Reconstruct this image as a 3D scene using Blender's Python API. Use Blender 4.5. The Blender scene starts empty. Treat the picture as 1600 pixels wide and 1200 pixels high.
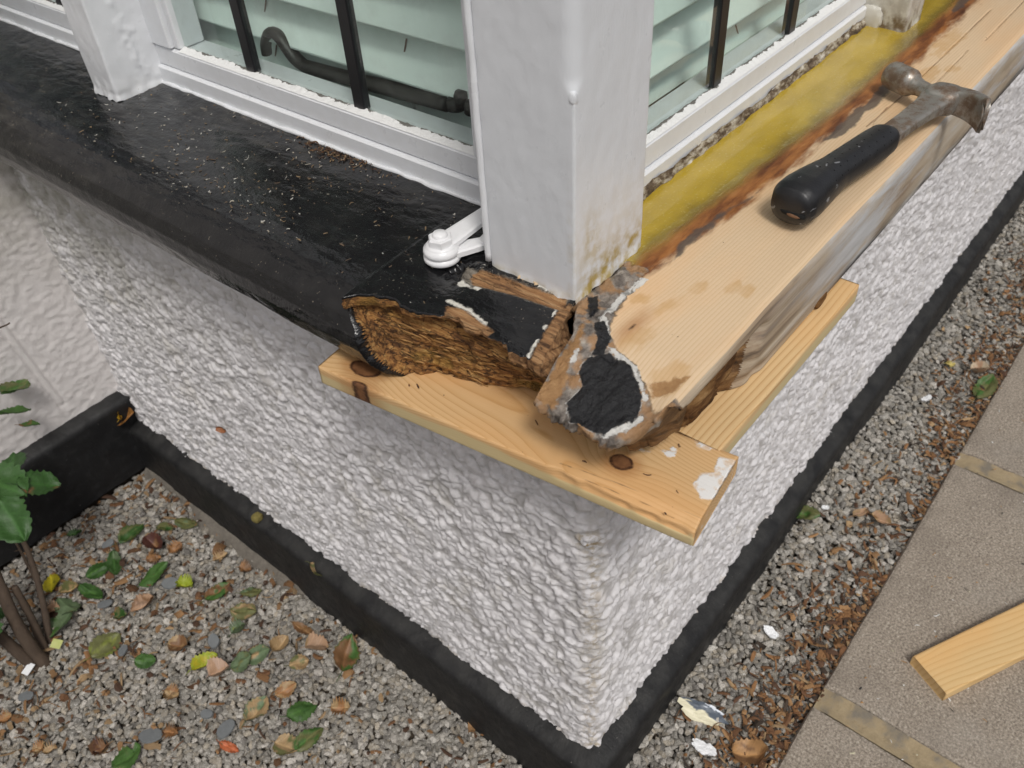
import bpy, math, random
import numpy as np
from mathutils import Matrix, Vector
R_ = math.radians
rng = np.random.default_rng(7)
random.seed(7)
scene = bpy.context.scene
COL = scene.collection

# ------------------------------------------------------------------ camera, sky, sun, exposure
cd = bpy.data.cameras.new('camera')
cam = bpy.data.objects.new('camera', cd)
COL.objects.link(cam)
scene.camera = cam
cd.sensor_fit = 'HORIZONTAL'
cd.sensor_width = 36.0
cd.lens = 36.0 * 1343.1 / 1600.0
cd.clip_start = 0.02
cd.clip_end = 300.0
cd.dof.use_dof = True
cd.dof.focus_distance = 0.84
cd.dof.aperture_fstop = 11.0
RC = np.array([[0.63042866, -0.77453501, -0.05152896],
               [-0.54614565, -0.39540072, -0.73850064],
               [0.55162001, 0.49371429, -0.67228087]])
cam.matrix_world = Matrix(((RC[0, 0], -RC[1, 0], -RC[2, 0], -0.47485),
                           (RC[0, 1], -RC[1, 1], -RC[2, 1], -0.34709),
                           (RC[0, 2], -RC[1, 2], -RC[2, 2], 0.44133),
                           (0, 0, 0, 1)))
SUN_EL, SUN_AZ = R_(57), R_(-124)       # azimuth measured from +x towards +y
world = bpy.data.worlds.new('World')
scene.world = world
world.use_nodes = True
wn = world.node_tree
bg = wn.nodes['Background']
sky = wn.nodes.new('ShaderNodeTexSky')
sky.sky_type = 'NISHITA'
sky.sun_disc = False
sky.sun_elevation = SUN_EL
sky.sun_rotation = math.pi / 2 - SUN_AZ
sky.dust_density = 4.0
sky.air_density = 1.0
hs = wn.nodes.new('ShaderNodeHueSaturation')
hs.inputs['Saturation'].default_value = 0.22      # a cloud-covered sky
wn.links.new(sky.outputs[0], hs.inputs['Color'])
wn.links.new(hs.outputs[0], bg.inputs['Color'])
bg.inputs['Strength'].default_value = 0.095
sl = bpy.data.lights.new('sun', 'SUN')
sl.energy = 1.45
sl.angle = R_(12)
sl.color = (1.0, 0.965, 0.91)
so = bpy.data.objects.new('sun', sl)
COL.objects.link(so)
sd = Vector((math.cos(SUN_EL) * math.cos(SUN_AZ), math.cos(SUN_EL) * math.sin(SUN_AZ), math.sin(SUN_EL)))
so.rotation_euler = sd.to_track_quat('Z', 'Y').to_euler()
so.location = (0, -2, 4)
scene.view_settings.view_transform = 'Standard'
scene.view_settings.look = 'None'
scene.view_settings.gamma = 1.0
scene.view_settings.use_curve_mapping = False
scene.view_settings.exposure = 0.0
scene.render.engine = 'CYCLES'
scene.cycles.max_bounces = 8
scene.cycles.transparent_max_bounces = 12

# ------------------------------------------------------------------ numpy noise
def _h(ix, iy, iz, s=0):
    n = (ix.astype(np.int64) * 374761393 + iy.astype(np.int64) * 668265263 + iz.astype(np.int64) * 2147483647 + s * 974634777)
    n &= 0xffffffff
    n = ((n ^ (n >> 13)) * 1274126177) & 0xffffffff
    n = ((n ^ (n >> 16)) * 2246822519) & 0xffffffff
    return ((n ^ (n >> 15)) & 0xffffff) / float(0xffffff)

def vn(x, y, z=None, s=0):
    x, y, z = np.broadcast_arrays(np.asarray(x, float), np.asarray(y, float), np.asarray(0. if z is None else z, float))
    ix, iy, iz = np.floor(x), np.floor(y), np.floor(z)
    fx, fy, fz = x - ix, y - iy, z - iz
    fx, fy, fz = [f * f * f * (f * (f * 6 - 15) + 10) for f in (fx, fy, fz)]
    r = 0
    for a in (0, 1):
        wa = fx if a else 1 - fx
        for b in (0, 1):
            wb = fy if b else 1 - fy
            for c in (0, 1):
                wc = fz if c else 1 - fz
                r = r + wa * wb * wc * _h(ix + a, iy + b, iz + c, s)
    return r * 2 - 1

def fbm(x, y, z=None, o=4, s=0):
    r, a, t = 0, 1.0, 0
    z = 0. if z is None else z
    for k in range(o):
        f = 2.03 ** k
        r = r + a * vn(np.asarray(x) * f + k * 7.3, np.asarray(y) * f + 3.1 * k, np.asarray(z) * f, s + k)
        t += a; a *= 0.5
    return r / t

def worley(x, y, s=0):
    ix, iy = np.floor(x), np.floor(y)
    f1 = np.full(x.shape, 9.0); f2 = np.full(x.shape, 9.0); cid = np.zeros(x.shape)
    z0 = np.zeros_like(ix)
    for a in (-1, 0, 1):
        for b in (-1, 0, 1):
            px = ix + a + .1 + .8 * _h(ix + a, iy + b, z0, s); py = iy + b + .1 + .8 * _h(ix + a, iy + b, z0, s + 5)
            d = np.hypot(x - px, y - py)
            m = d < f1
            f2 = np.where(m, f1, np.minimum(f2, d))
            cid = np.where(m, _h(ix + a, iy + b, z0, s + 11), cid)
            f1 = np.where(m, d, f1)
    return f1, f2, cid

def sst(a, b, x):
    t = np.clip((np.asarray(x, float) - a) / (b - a), 0, 1)
    return t * t * (3 - 2 * t)

def sdpoly(x, y, poly):
    p = np.array(poly, float)
    x = np.asarray(x, float); y = np.asarray(y, float)
    d = np.full(x.shape, 1e9); ins = np.zeros(x.shape, bool)
    n = len(p)
    for i in range(n):
        a, b = p[i], p[(i + 1) % n]
        e = b - a; L = (e @ e) + 1e-18
        t = np.clip(((x - a[0]) * e[0] + (y - a[1]) * e[1]) / L, 0, 1)
        d = np.minimum(d, np.hypot(x - a[0] - t * e[0], y - a[1] - t * e[1]))
        c = ((a[1] > y) != (b[1] > y)) & (x < (b[0] - a[0]) * (y - a[1]) / (b[1] - a[1] + 1e-18) + a[0])
        ins ^= c
    return np.where(ins, -d, d)

def sdline(x, y, pts):
    d = np.full(np.shape(x), 1e9)
    for a, b in zip(pts[:-1], pts[1:]):
        a = np.array(a); e = np.array(b) - a
        t = np.clip(((x - a[0]) * e[0] + (y - a[1]) * e[1]) / (e @ e), 0, 1)
        d = np.minimum(d, np.hypot(x - a[0] - t * e[0], y - a[1] - t * e[1]))
    return d

# ------------------------------------------------------------------ object helpers
def tag(o, label=None, cat=None, group=None, kind=None):
    if label: o['label'] = label
    if cat: o['category'] = cat
    if group: o['group'] = group
    if kind: o['kind'] = kind
    return o

def empty(name, loc=(0, 0, 0), rz=0.0):
    o = bpy.data.objects.new(name, None)
    o.empty_display_size = 0.02
    COL.objects.link(o)
    o.location = loc
    o.rotation_euler = (0, 0, rz)
    return o

def make(name, V, Fs, mat, parent=None, smooth=True, attrs=None, col=None, local=False, mats=None, midx=None):
    V = np.asarray(V, float).reshape(-1, 3)
    if isinstance(Fs, np.ndarray): Fs = [Fs]
    Fs = [np.asarray(f, int) for f in Fs if len(f)]
    me = bpy.data.meshes.new(name)
    me.vertices.add(len(V)); me.vertices.foreach_set('co', V.ravel())
    li = np.concatenate([f.ravel() for f in Fs])
    tot = np.concatenate([np.full(len(f), f.shape[1]) for f in Fs])
    st = np.concatenate([[0], np.cumsum(tot)[:-1]])
    me.loops.add(len(li)); me.loops.foreach_set('vertex_index', li)
    me.polygons.add(len(tot)); me.polygons.foreach_set('loop_start', st)
    if midx is not None: me.polygons.foreach_set('material_index', np.asarray(midx, int))
    me.update(calc_edges=True)
    me.polygons.foreach_set('use_smooth', np.full(len(tot), bool(smooth)))
    for k, a in (attrs or {}).items():
        me.attributes.new(k, 'FLOAT', 'POINT').data.foreach_set('value', np.asarray(a, float).ravel())
    if col is not None:
        c = np.asarray(col, float).reshape(-1, col.shape[-1])
        c4 = np.ones((len(c), 4)); c4[:, :c.shape[1]] = c
        me.attributes.new('col', 'FLOAT_COLOR', 'POINT').data.foreach_set('color', c4.ravel())
    for m in (mats or [mat]): me.materials.append(m)
    o = bpy.data.objects.new(name, me)
    COL.objects.link(o)
    if parent is not None:
        o.parent = parent
        if not local: o.matrix_parent_inverse = Matrix.Translation(-root_loc(parent))
    return o

def root_loc(o):
    v = Vector((0, 0, 0))
    if o.parent is None: v = Vector(o.location)
    return v

def gridF(nu, nv, cu=False, cv=False):
    i = np.arange(nu if cu else nu - 1)[:, None]; j = np.arange(nv if cv else nv - 1)[None, :]
    i2 = (i + 1) % nu; j2 = (j + 1) % nv
    f = np.stack([i * nv + j + 0 * i2, i2 * nv + j, i2 * nv + j2, i * nv + j2], -1)
    return f.reshape(-1, 4)

class MB:
    def __init__(s): s.V = []; s.F = []; s.n = 0; s.A = {}; s.C = []
    def add(s, V, F, col=None, **attrs):
        V = np.asarray(V, float).reshape(-1, 3)
        for f in (F if isinstance(F, list) else [F]):
            if len(f): s.F.append(np.asarray(f, int) + s.n)
        s.V.append(V); s.n += len(V)
        if col is not None: s.C.append(np.broadcast_to(np.asarray(col, float), (len(V), 3)))
        for k, a in attrs.items(): s.A.setdefault(k, []).append(np.broadcast_to(np.asarray(a, float).ravel(), (len(V),)))
        return s
    def build(s, name, mat, parent=None, smooth=False, local=False):
        by = {}
        for f in s.F: by.setdefault(f.shape[1], []).append(f)
        return make(name, np.concatenate(s.V), [np.concatenate(v) for v in by.values()], mat, parent, smooth,
                    {k: np.concatenate(v) for k, v in s.A.items()}, np.concatenate(s.C) if s.C else None, local)

def bbox(x0, x1, y0, y1, z0, z1, b=0.002):
    """bevelled box: 24 vertices"""
    lo = np.array([min(x0, x1), min(y0, y1), min(z0, z1)]); hi = np.array([max(x0, x1), max(y0, y1), max(z0, z1)])
    V, idx = [], {}
    for sx in (0, 1):
        for sy in (0, 1):
            for sz in (0, 1):
                s = np.array([sx, sy, sz])
                for a in range(3):
                    p = np.where(s == 1, hi - b, lo + b)
                    p[a] = hi[a] if s[a] else lo[a]
                    idx[(sx, sy, sz, a)] = len(V); V.append(p)
    Q, T = [], []
    cen = (lo + hi) / 2
    V = np.array(V)
    def ori(f):
        p = V[list(f)]
        n = np.cross(p[1] - p[0], p[2] - p[0])
        return list(f) if n @ (p.mean(0) - cen) > 0 else list(f)[::-1]
    for a in range(3):
        o = [k for k in range(3) if k != a]
        for s in (0, 1):
            f = []
            for u, v in ((0, 0), (1, 0), (1, 1), (0, 1)):
                k = [0, 0, 0]; k[a] = s; k[o[0]] = u; k[o[1]] = v
                f.append(idx[(*k, a)])
            Q.append(ori(f))
        for u in (0, 1):
            for v in (0, 1):
                k0 = [0, 0, 0]; k0[o[0]] = u; k0[o[1]] = v; k1 = list(k0); k1[a] = 1
                Q.append(ori([idx[(*k0, o[0])], idx[(*k1, o[0])], idx[(*k1, o[1])], idx[(*k0, o[1])]]))
    for sx in (0, 1):
        for sy in (0, 1):
            for sz in (0, 1):
                T.append(ori([idx[(sx, sy, sz, 0)], idx[(sx, sy, sz, 1)], idx[(sx, sy, sz, 2)]]))
    return V, [np.array(Q), np.array(T)]

def tube(pts, rad, n=8, flat=1.0, up=(0, 0, 1)):
    """tube along points with per-point radius, end caps collapsed"""
    P = np.array(pts, float); r = np.broadcast_to(np.asarray(rad, float), (len(P),))
    T = np.gradient(P, axis=0); T /= np.linalg.norm(T, axis=1)[:, None] + 1e-12
    up = np.array(up, float)
    A = np.cross(T, up); bad = np.linalg.norm(A, axis=1) < 1e-3
    A[bad] = np.cross(T[bad], [1.0, 0.2, 0]); A /= np.linalg.norm(A, axis=1)[:, None]
    B = np.cross(A, T)
    th = np.linspace(0, 2 * np.pi, n, endpoint=False)
    ring = P[:, None] + r[:, None, None] * (A[:, None] * np.cos(th)[None, :, None] * flat + B[:, None] * np.sin(th)[None, :, None])
    ring = np.concatenate([np.repeat(P[:1, None], n, 1), ring, np.repeat(P[-1:, None], n, 1)])
    return ring.reshape(-1, 3), gridF(len(P) + 2, n, False, True)

def lathe(prof, n=32, M=None):
    """profile list of (r, h) revolved about local z, M 4x4"""
    p = np.array(prof, float); th = np.linspace(0, 2 * np.pi, n, endpoint=False)
    V = np.stack([p[:, 0][:, None] * np.cos(th), p[:, 0][:, None] * np.sin(th), np.repeat(p[:, 1][:, None], n, 1)], -1).reshape(-1, 3)
    if M is not None: V = V @ np.array(M)[:3, :3].T + np.array(M)[:3, 3]
    return V, gridF(len(p), n, False, True)

def frame(o, zdir, xhint=(0, 0, 1)):
    z = np.array(zdir, float); z /= np.linalg.norm(z); x = np.cross(xhint, z)
    if np.linalg.norm(x) < 1e-3: x = np.cross((1, 0, 0), z)
    x /= np.linalg.norm(x); y = np.cross(z, x)
    M = np.eye(4); M[:3, 0] = x; M[:3, 1] = y; M[:3, 2] = z; M[:3, 3] = o
    return M

def spline(pts, n):
    P = np.array(pts, float); d = np.r_[0, np.cumsum(np.linalg.norm(np.diff(P, axis=0), axis=1))]
    Q = np.concatenate([2 * P[:1] - P[1:2], P, 2 * P[-1:] - P[-2:-1]])
    u = np.linspace(0, len(P) - 1 - 1e-9, n); k = u.astype(int); t = (u - k)[:, None]
    a, b, c, e = Q[k], Q[k + 1], Q[k + 2], Q[k + 3]
    return 0.5 * (2 * b + (c - a) * t + (2 * a - 5 * b + 4 * c - e) * t ** 2 + (3 * b - a - 3 * c + e) * t ** 3)

def normals(P):
    du = np.gradient(P, axis=0); dv = np.gradient(P, axis=1)
    n = np.cross(du, dv); n /= np.linalg.norm(n, axis=-1, keepdims=True) + 1e-12
    return n

def resample(p, n):
    p = np.array(p, float); d = np.r_[0, np.cumsum(np.linalg.norm(np.diff(p, axis=0), axis=1))]
    t = np.linspace(0, d[-1], n)
    return np.stack([np.interp(t, d, p[:, k]) for k in range(p.shape[1])], -1)

# ------------------------------------------------------------------ material helpers
class Mat:
    def __init__(s, name, rough=0.5, spec=0.5):
        s.m = bpy.data.materials.new(name); s.m.use_nodes = True
        s.t = s.m.node_tree; s.b = s.t.nodes['Principled BSDF']
        s.out = s.t.nodes['Material Output']
        s.b.inputs['Roughness'].default_value = rough
        s.b.inputs['Specular IOR Level'].default_value = spec
        s._c = None
    def nd(s, typ, ins=None, **kw):
        n = s.t.nodes.new(typ)
        for k, v in kw.items(): setattr(n, k, v)
        for k, v in (ins or {}).items(): s.put(n.inputs[k], v)
        return n
    def put(s, sock, v):
        if isinstance(v, bpy.types.NodeSocket): s.t.links.new(v, sock)
        elif v is not None:
            if isinstance(v, (tuple, list)) and len(v) == 3 and sock.type == 'RGBA': v = (*v, 1)
            sock.default_value = v
    def co(s, sc=(1, 1, 1)):
        if s._c is None: s._c = s.nd('ShaderNodeTexCoord').outputs['Object']
        if sc == (1, 1, 1): return s._c
        return s.nd('ShaderNodeVectorMath', {0: s._c, 1: sc}, operation='MULTIPLY').outputs[0]
    def noise(s, scale, detail=4, rough=0.55, sc=(1, 1, 1), dist=0.0):
        return s.nd('ShaderNodeTexNoise', {'Vector': s.co(sc), 'Scale': scale, 'Detail': detail, 'Roughness': rough, 'Distortion': dist}).outputs['Fac']
    def vor(s, scale, sc=(1, 1, 1), feature='F1', out='Distance'):
        return s.nd('ShaderNodeTexVoronoi', {'Vector': s.co(sc), 'Scale': scale}, feature=feature).outputs[out]
    def attr(s, name, out='Fac'):
        return s.nd('ShaderNodeAttribute', attribute_name=name).outputs[out]
    def ma(s, op, a, b=0.0, c=0.0, clamp=False):
        return s.nd('ShaderNodeMath', {0: a, 1: b, 2: c}, operation=op, use_clamp=clamp).outputs[0]
    def ss(s, x, a, b):
        return s.nd('ShaderNodeMapRange', {'Value': x, 'From Min': a, 'From Max': b}, interpolation_type='SMOOTHSTEP').outputs[0]
    def mix(s, f, a, b, mode='MIX'):
        n = s.nd('ShaderNodeMix', data_type='RGBA', blend_type=mode)
        s.put(n.inputs[0], f); s.put(n.inputs[6], a); s.put(n.inputs[7], b)
        return n.outputs[2]
    def mixf(s, f, a, b):
        n = s.nd('ShaderNodeMix', data_type='FLOAT')
        s.put(n.inputs[0], f); s.put(n.inputs[2], a); s.put(n.inputs[3], b)
        return n.outputs[0]
    def ramp(s, f, stops):
        n = s.nd('ShaderNodeValToRGB', {0: f})
        e = n.color_ramp.elements
        while len(e) < len(stops): e.new(0.5)
        for q, (p, c) in zip(e, stops):
            q.position = p; q.color = (*c, 1) if len(c) == 3 else c
        return n.outputs[0]
    def sdf(s, name, amp=0.004, scale=200, edge=0.0012, sc=(1, 1, 1), off=0.0):
        """1 inside a signed-distance attribute, edge broken up by noise"""
        n = s.ma('MULTIPLY', s.ma('SUBTRACT', s.noise(scale, 5, .6, sc), .5), amp * 2)
        return s.ss(s.ma('ADD', s.ma('ADD', s.attr(name), n), off), edge, -edge)
    def color(s, c): s.put(s.b.inputs['Base Color'], c); return s
    def rough(s, r): s.put(s.b.inputs['Roughness'], r); return s
    def bump(s, h, dist=0.001, strength=1.0):
        n = s.nd('ShaderNodeBump', {'Height': h, 'Distance': dist, 'Strength': strength})
        prev = s.b.inputs['Normal']
        if prev.is_linked: s.put(n.inputs['Normal'], prev.links[0].from_socket)
        s.t.links.new(n.outputs[0], prev); return s

def mul3(m, c, f):
    return m.nd('ShaderNodeVectorMath', {0: c, 'Scale': f}, operation='SCALE').outputs[0]

# white masonry paint on pebbly render
m = Mat('masonry_paint', .72, .3)
c = m.mix(m.noise(9, 3), (.61, .592, .602), (.685, .67, .68))
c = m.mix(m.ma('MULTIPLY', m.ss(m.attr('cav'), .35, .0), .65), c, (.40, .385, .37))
c = m.mix(m.ma('MULTIPLY', m.ss(m.ma('ADD', m.noise(16, 5, .65), m.ma('MULTIPLY', m.noise(170, 3), .25)), .66, .80), .35), c, (.42, .39, .33))
c = m.mix(m.ma('MULTIPLY', m.attr('stain'), m.ss(m.noise(140, 4), .42, .62)), c, (.30, .23, .13))
c = m.mix(m.ma('MULTIPLY', m.attr('mould'), m.ma('MULTIPLY', m.ss(m.noise(26, 5), .25, .65), .85)), c, (.20, .19, .13))
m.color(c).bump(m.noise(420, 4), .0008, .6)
M_REND = m.m

m = Mat('black_masonry_paint', .42, .35)
c = m.mix(m.ss(m.noise(60, 5), .5, .75), (.010, .010, .011), (.020, .020, .0215))
c = m.mix(m.ma('MULTIPLY', m.attr('dust'), m.ss(m.noise(30, 5), .25, .75)), c, (.036, .0355, .034))
c = m.mix(m.ss(m.noise(420, 2), .73, .78), c, (.25, .24, .22))
m.color(c).rough(m.mixf(m.noise(70, 3), .35, .7)).bump(m.noise(130, 6, .65, (1, 1, .5)), .0016, .8).bump(m.noise(900, 2), .0003, .4)
M_PLINTH = m.m

def white_paint(name, base, grimec=(.36, .31, .22)):
    m = Mat(name, .3)
    c = m.mix(m.noise(14, 4), base, tuple(x * .94 for x in base))
    g = m.ma('MULTIPLY', m.attr('grime'), m.ss(m.noise(75, 5), .32, .66))
    c = m.mix(g, c, grimec)
    c = m.mix(m.ss(m.noise(210, 3), .76, .80), c, (.34, .32, .28))
    m.color(c).rough(m.mixf(m.noise(45, 3), .2, .42))
    m.bump(m.noise(60, 4, .6), .0006, .5).bump(m.noise(500, 3, .6, (1, 1, .25)), .0003, .5)
    return m.m
M_WHITE = white_paint('white_gloss_paint', (.79, .805, .83))
M_POST = white_paint('aged_white_paint', (.755, .775, .805), (.42, .31, .09))
M_CRUST = white_paint('crusty_paint', (.62, .60, .54), (.16, .11, .06))
m = Mat('bright_white_paint', .28); m.color((.82, .82, .83)).bump(m.noise(160, 4), .0006, .5); M_HINGE = m.m

m = Mat('chipped_putty', .5)
n1 = m.ss(m.ma('ADD', m.attr('edge'), m.ma('MULTIPLY', m.ma('SUBTRACT', m.noise(38, 6, .7), .5), 1.9)), .74, .80)
m.color(m.mix(n1, (.80, .80, .79), (.14, .135, .12))).bump(m.noise(260, 5), .0012, .9)
M_PUTTY = m.m

m = Mat('black_gloss_bar', .32); m.color((.012, .012, .014)).bump(m.noise(400, 3), .0003, .4); M_BAR = m.m
m = Mat('wrought_iron', .45); m.color(m.mix(m.noise(90, 4), (.012, .011, .010), (.035, .030, .026))).bump(m.noise(160, 4), .001, .6); M_IRON = m.m
m = Mat('blind_slat', .5); m.color((.82, .915, .865)); M_SLAT = m.m
m = Mat('inner_white', .5); m.color((.5, .56, .53)); M_INNER = m.m
m = Mat('cord', .8); m.color((.16, .10, .07)); M_CORD = m.m
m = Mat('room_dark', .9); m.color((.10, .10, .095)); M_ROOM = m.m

m = Mat('window_glass', .02)
fr = m.ma('MULTIPLY', m.nd('ShaderNodeFresnel', {'IOR': 1.5}).outputs[0], m.ma('SUBTRACT', 1.0, m.nd('ShaderNodeNewGeometry').outputs['Backfacing']))
tr = m.nd('ShaderNodeBsdfTransparent', {'Color': (.93, .962, .95, 1)}).outputs[0]
gl = m.nd('ShaderNodeBsdfGlossy', {'Color': (1, 1, 1, 1), 'Roughness': .015}).outputs[0]
df = m.nd('ShaderNodeBsdfDiffuse', {'Color': (.6, .62, .58, 1)}).outputs[0]
x1 = m.nd('ShaderNodeMixShader', {0: fr, 1: tr, 2: gl}).outputs[0]
dirt = m.ma('MULTIPLY', m.ss(m.noise(22, 5, .65), .42, .75), .07)
x2 = m.nd('ShaderNodeMixShader', {0: dirt, 1: x1, 2: df}).outputs[0]
m.t.links.new(x2, m.out.inputs['Surface'])
M_GLASS = m.m

# black painted sill with bare / rotten wood
m = Mat('black_sill_paint', .3, .5)
black = m.mix(m.ss(m.noise(35, 5), .45, .75), (.006, .006, .007), (.014, .0135, .0135))
dust = m.ma('MULTIPLY', m.attr('dust'), m.ss(m.noise(70, 6, .65, (1, .45, 1)), .45, .74))
black = m.mix(m.ma('MULTIPLY', dust, .6), black, (.070, .065, .056))
speck = m.ma('MULTIPLY', m.ss(m.noise(330, 3), .66, .72), m.ss(m.noise(24, 3), .42, .62))
black = m.mix(m.ma('MULTIPLY', speck, .85), black, (.30, .26, .20))
smear = m.ma('MULTIPLY', m.ss(m.noise(48, 6, .7, (1, .5, 1), .6), .60, .70), m.ss(m.noise(11, 3), .44, .58))
black = m.mix(m.ma('MULTIPLY', smear, m.ma('MULTIPLY', m.attr('dust'), .8)), black, (.20, .17, .125))
fib = m.noise(24, 6, .62, (9, 1, 9)); fib2 = m.noise(300, 4, .6, (3, .5, 3))
wood = m.ramp(fib, [(.30, (.06, .025, .010)), (.42, (.22, .095, .028)), (.55, (.43, .21, .062)), (.70, (.60, .37, .14))])
wood = m.mix(m.ma('MULTIPLY', m.ss(m.noise(28, 5), .50, .68), .32), wood, (.085, .042, .018))
ckl = m.ss(m.ma('ABSOLUTE', m.ma('SUBTRACT', m.noise(13, 4, .55, (10, 1, 10)), .5)), .030, .006)
wood = m.mix(m.ma('MULTIPLY', ckl, .6), wood, (.022, .010, .005))
wood = m.mix(m.ma('MULTIPLY', m.ss(m.noise(21, 4, .5), .56, .68), .55), wood, (.34, .20, .035))
bare = m.ramp(m.noise(40, 6, .6, (6, .6, 6)), [(.3, (.10, .045, .018)), (.46, (.30, .150, .060)), (.6, (.42, .235, .105)), (.74, (.50, .33, .18))])
grey = m.mix(m.noise(120, 5), (.07, .06, .05), (.34, .30, .24))
white = m.mix(m.noise(150, 4), (.74, .71, .62), (.52, .50, .46))
c = m.mix(m.sdf('wht', .0035, 240), black, white)
c = m.mix(m.sdf('gry', .005, 160), c, grey)
c = m.mix(m.sdf('bare', .003, 160, .0012, (2, .5, 1)), c, bare)
rotm = m.sdf('rot', .0012, 200, .0008)
c = m.mix(rotm, c, wood)
m.color(c)
woodm = m.ma('MAXIMUM', rotm, m.ma('MAXIMUM', m.sdf('bare', .003, 160), m.sdf('gry', .005, 160)), clamp=True)
m.rough(m.mixf(woodm, m.mixf(m.ma('MAXIMUM', m.ma('MULTIPLY', dust, .8), m.ss(m.noise(40, 5, .6, (1, .35, 1)), .42, .72)), .08, .36), .85))
m.bump(m.ma('MULTIPLY', woodm, m.ma('SUBTRACT', m.ma('ADD', fib, m.ma('MULTIPLY', fib2, .5)), ckl)), .0036, 1.0)
m.bump(m.noise(38, 5, .62, (1, .4, 1)), .0028, .55).bump(m.noise(260, 4), .0006, .6)
M_SILLB = m.m

# softwood with growth rings (attribute ring), knots, paint
def pine(name, light, dark, axis, sap=False):
    m = Mat(name, .55, .35)
    st = {'x': (.06, 1, 1), 'y': (1, .06, 1)}[axis]
    fr = m.ma('FRACT', m.ma('ADD', m.attr('ring'), m.ma('MULTIPLY', m.noise(60, 3, .5, st), .5)))
    mid = tuple(.6 * a + .4 * b for a, b in zip(light, dark))
    w = m.ramp(fr, [(0, light), (.45, light), (.80, mid), (.93, dark), (1, light)])
    w = m.mix(m.ma('MULTIPLY', m.noise(900, 3, .6, st), .30), w, mid)
    w = m.mix(m.ma('MULTIPLY', m.ss(m.noise(14, 4, .5, (.35, 1, 1) if axis == 'x' else (1, .35, 1)), .42, .7), .5), w, tuple(a * b for a, b in zip(light, (1.06, .86, .66))))
    if sap:      # pale sapwood on the front edge of the board
        xyz = m.nd('ShaderNodeSeparateXYZ', {0: m.co()}).outputs
        zl = m.ma('ADD', xyz[2], m.ma('MULTIPLY', m.noise(9, 3, .5, (1, .2, .2)), -.022))
        w = m.mix(m.ma('MULTIPLY', m.ma('MULTIPLY', m.ss(xyz[1], .0012, .0004), m.ss(zl, .0045, .0)), .8), w, (.62, .52, .29))
    kn = m.sdf('knot', .0015, 160, .001)
    kc = m.mix(m.ss(m.ma('ABSOLUTE', m.ma('ADD', m.ma('ADD', m.attr('knot'), .0004), m.ma('MULTIPLY', m.ma('SUBTRACT', m.noise(240, 4), .5), .006))), .0002, .0028), (.052, .021, .011), m.mix(m.noise(170, 5, .6, (1, 1, 1), .8), (.085, .034, .016), (.27, .125, .052)))
    w = m.mix(m.ma('MULTIPLY', m.sdf('knot', .003, 90, .006, off=-.006), .6), w, (.38, .17, .055))
    w = m.mix(kn, w, kc)
    w = m.mix(m.ma('MULTIPLY', m.sdf('crk', .0007, 160, .0006, (.3, 1, 1)), .7), w, (.14, .065, .028))
    w = m.mix(m.ss(m.noise(130, 3), .745, .765), w, (.16, .085, .04))
    return m, w, fr
def finish_pine(m, w, fr, rough=.5):
    wm = m.ma('MULTIPLY', m.sdf('wht', .005, 150, .0012), m.ma('ADD', .35, m.ss(m.noise(75, 4, .6), .35, .55)), clamp=True)
    w = m.mix(m.ma('MULTIPLY', wm, .93), w, (.80, .80, .79))
    m.color(w).rough(m.mixf(m.noise(30, 3), rough - .1, rough + .12))
    m.bump(fr, .0002, .5).bump(m.noise(700, 3, .6, (.08, 1, 1)), .0003, .6).bump(wm, .0004, .8)
    return m.m
M_PINE = finish_pine(*pine('planed_pine', (.68, .445, .225), (.53, .30, .115), 'x', sap=True))
M_PINE2 = finish_pine(*pine('planed_pine_pale', (.72, .51, .27), (.50, .27, .10), 'x', sap=True))
M_PINE3 = finish_pine(*pine('pine_offcut', (.70, .485, .235), (.58, .35, .13), 'x'))

# stripped sill: clean wood, resin, stain band, weathered front, corner end
m, w, fr = pine('stripped_sill', (.70, .525, .345), (.58, .40, .225), 'x')
w = m.mix(m.ma('MULTIPLY', m.sdf('spill', .016, 50, .003, (.5, 1.6, 1)), m.ma('MULTIPLY', m.noise(60, 4), .75)), w, (.50, .27, .075))
band = m.ramp(m.noise(30, 6, .65, (.35, 1.6, 1)), [(.30, (.045, .018, .010)), (.45, (.17, .058, .018)), (.58, (.34, .135, .038)), (.72, (.46, .235, .085))])
w = m.mix(m.sdf('band', .018, 45, .006, (.45, 1.4, 1)), w, band)
w = m.mix(m.ma('MULTIPLY', m.sdf('dirt', .006, 110, .002, (.5, 1, 1)), .85), w, (.075, .062, .055))
face = m.attr('face')
fs = m.noise(26, 6, .65, (.16, 1, 1))
weath = m.ramp(m.noise(22, 5, .6, (.3, 1, 1.6)), [(.3, (.27, .19, .13)), (.5, (.46, .375, .28)), (.7, (.54, .48, .40))])
weath = m.mix(m.ma('MULTIPLY', m.ss(fs, .44, .60), .85), weath, (.56, .575, .60))
weath = m.mix(m.ss(m.noise(30, 6, .6, (.14, 1, 1.3)), .62, .70), weath, (.085, .090, .10))
weath = m.mix(m.ma('MULTIPLY', m.attr('low'), m.ss(m.noise(50, 4, .6, (.2, 1, 1)), .3, .5)), weath, (.05, .052, .058))
near = m.ramp(m.noise(40, 6, .65, (.10, 1, 3)), [(.32, (.075, .055, .042)), (.48, (.31, .225, .15)), (.66, (.52, .43, .32))])
weath = m.mix(m.attr('near'), weath, near)
w = m.mix(m.sdf('face', .004, 60, .0015, (.3, 1, 1)), w, weath)
res = m.mix(m.ss(m.noise(26, 4, .5, (.5, 1, 1)), .25, .78), (.40, .275, .026), (.53, .372, .044))
res = m.mix(m.ma('MULTIPLY', m.ss(m.ma('ADD', m.attr('resin'), m.ma('MULTIPLY', m.ma('SUBTRACT', m.noise(30, 4), .5), .03)), -.024, -.002), .7), res, (.165, .118, .028))
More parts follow.
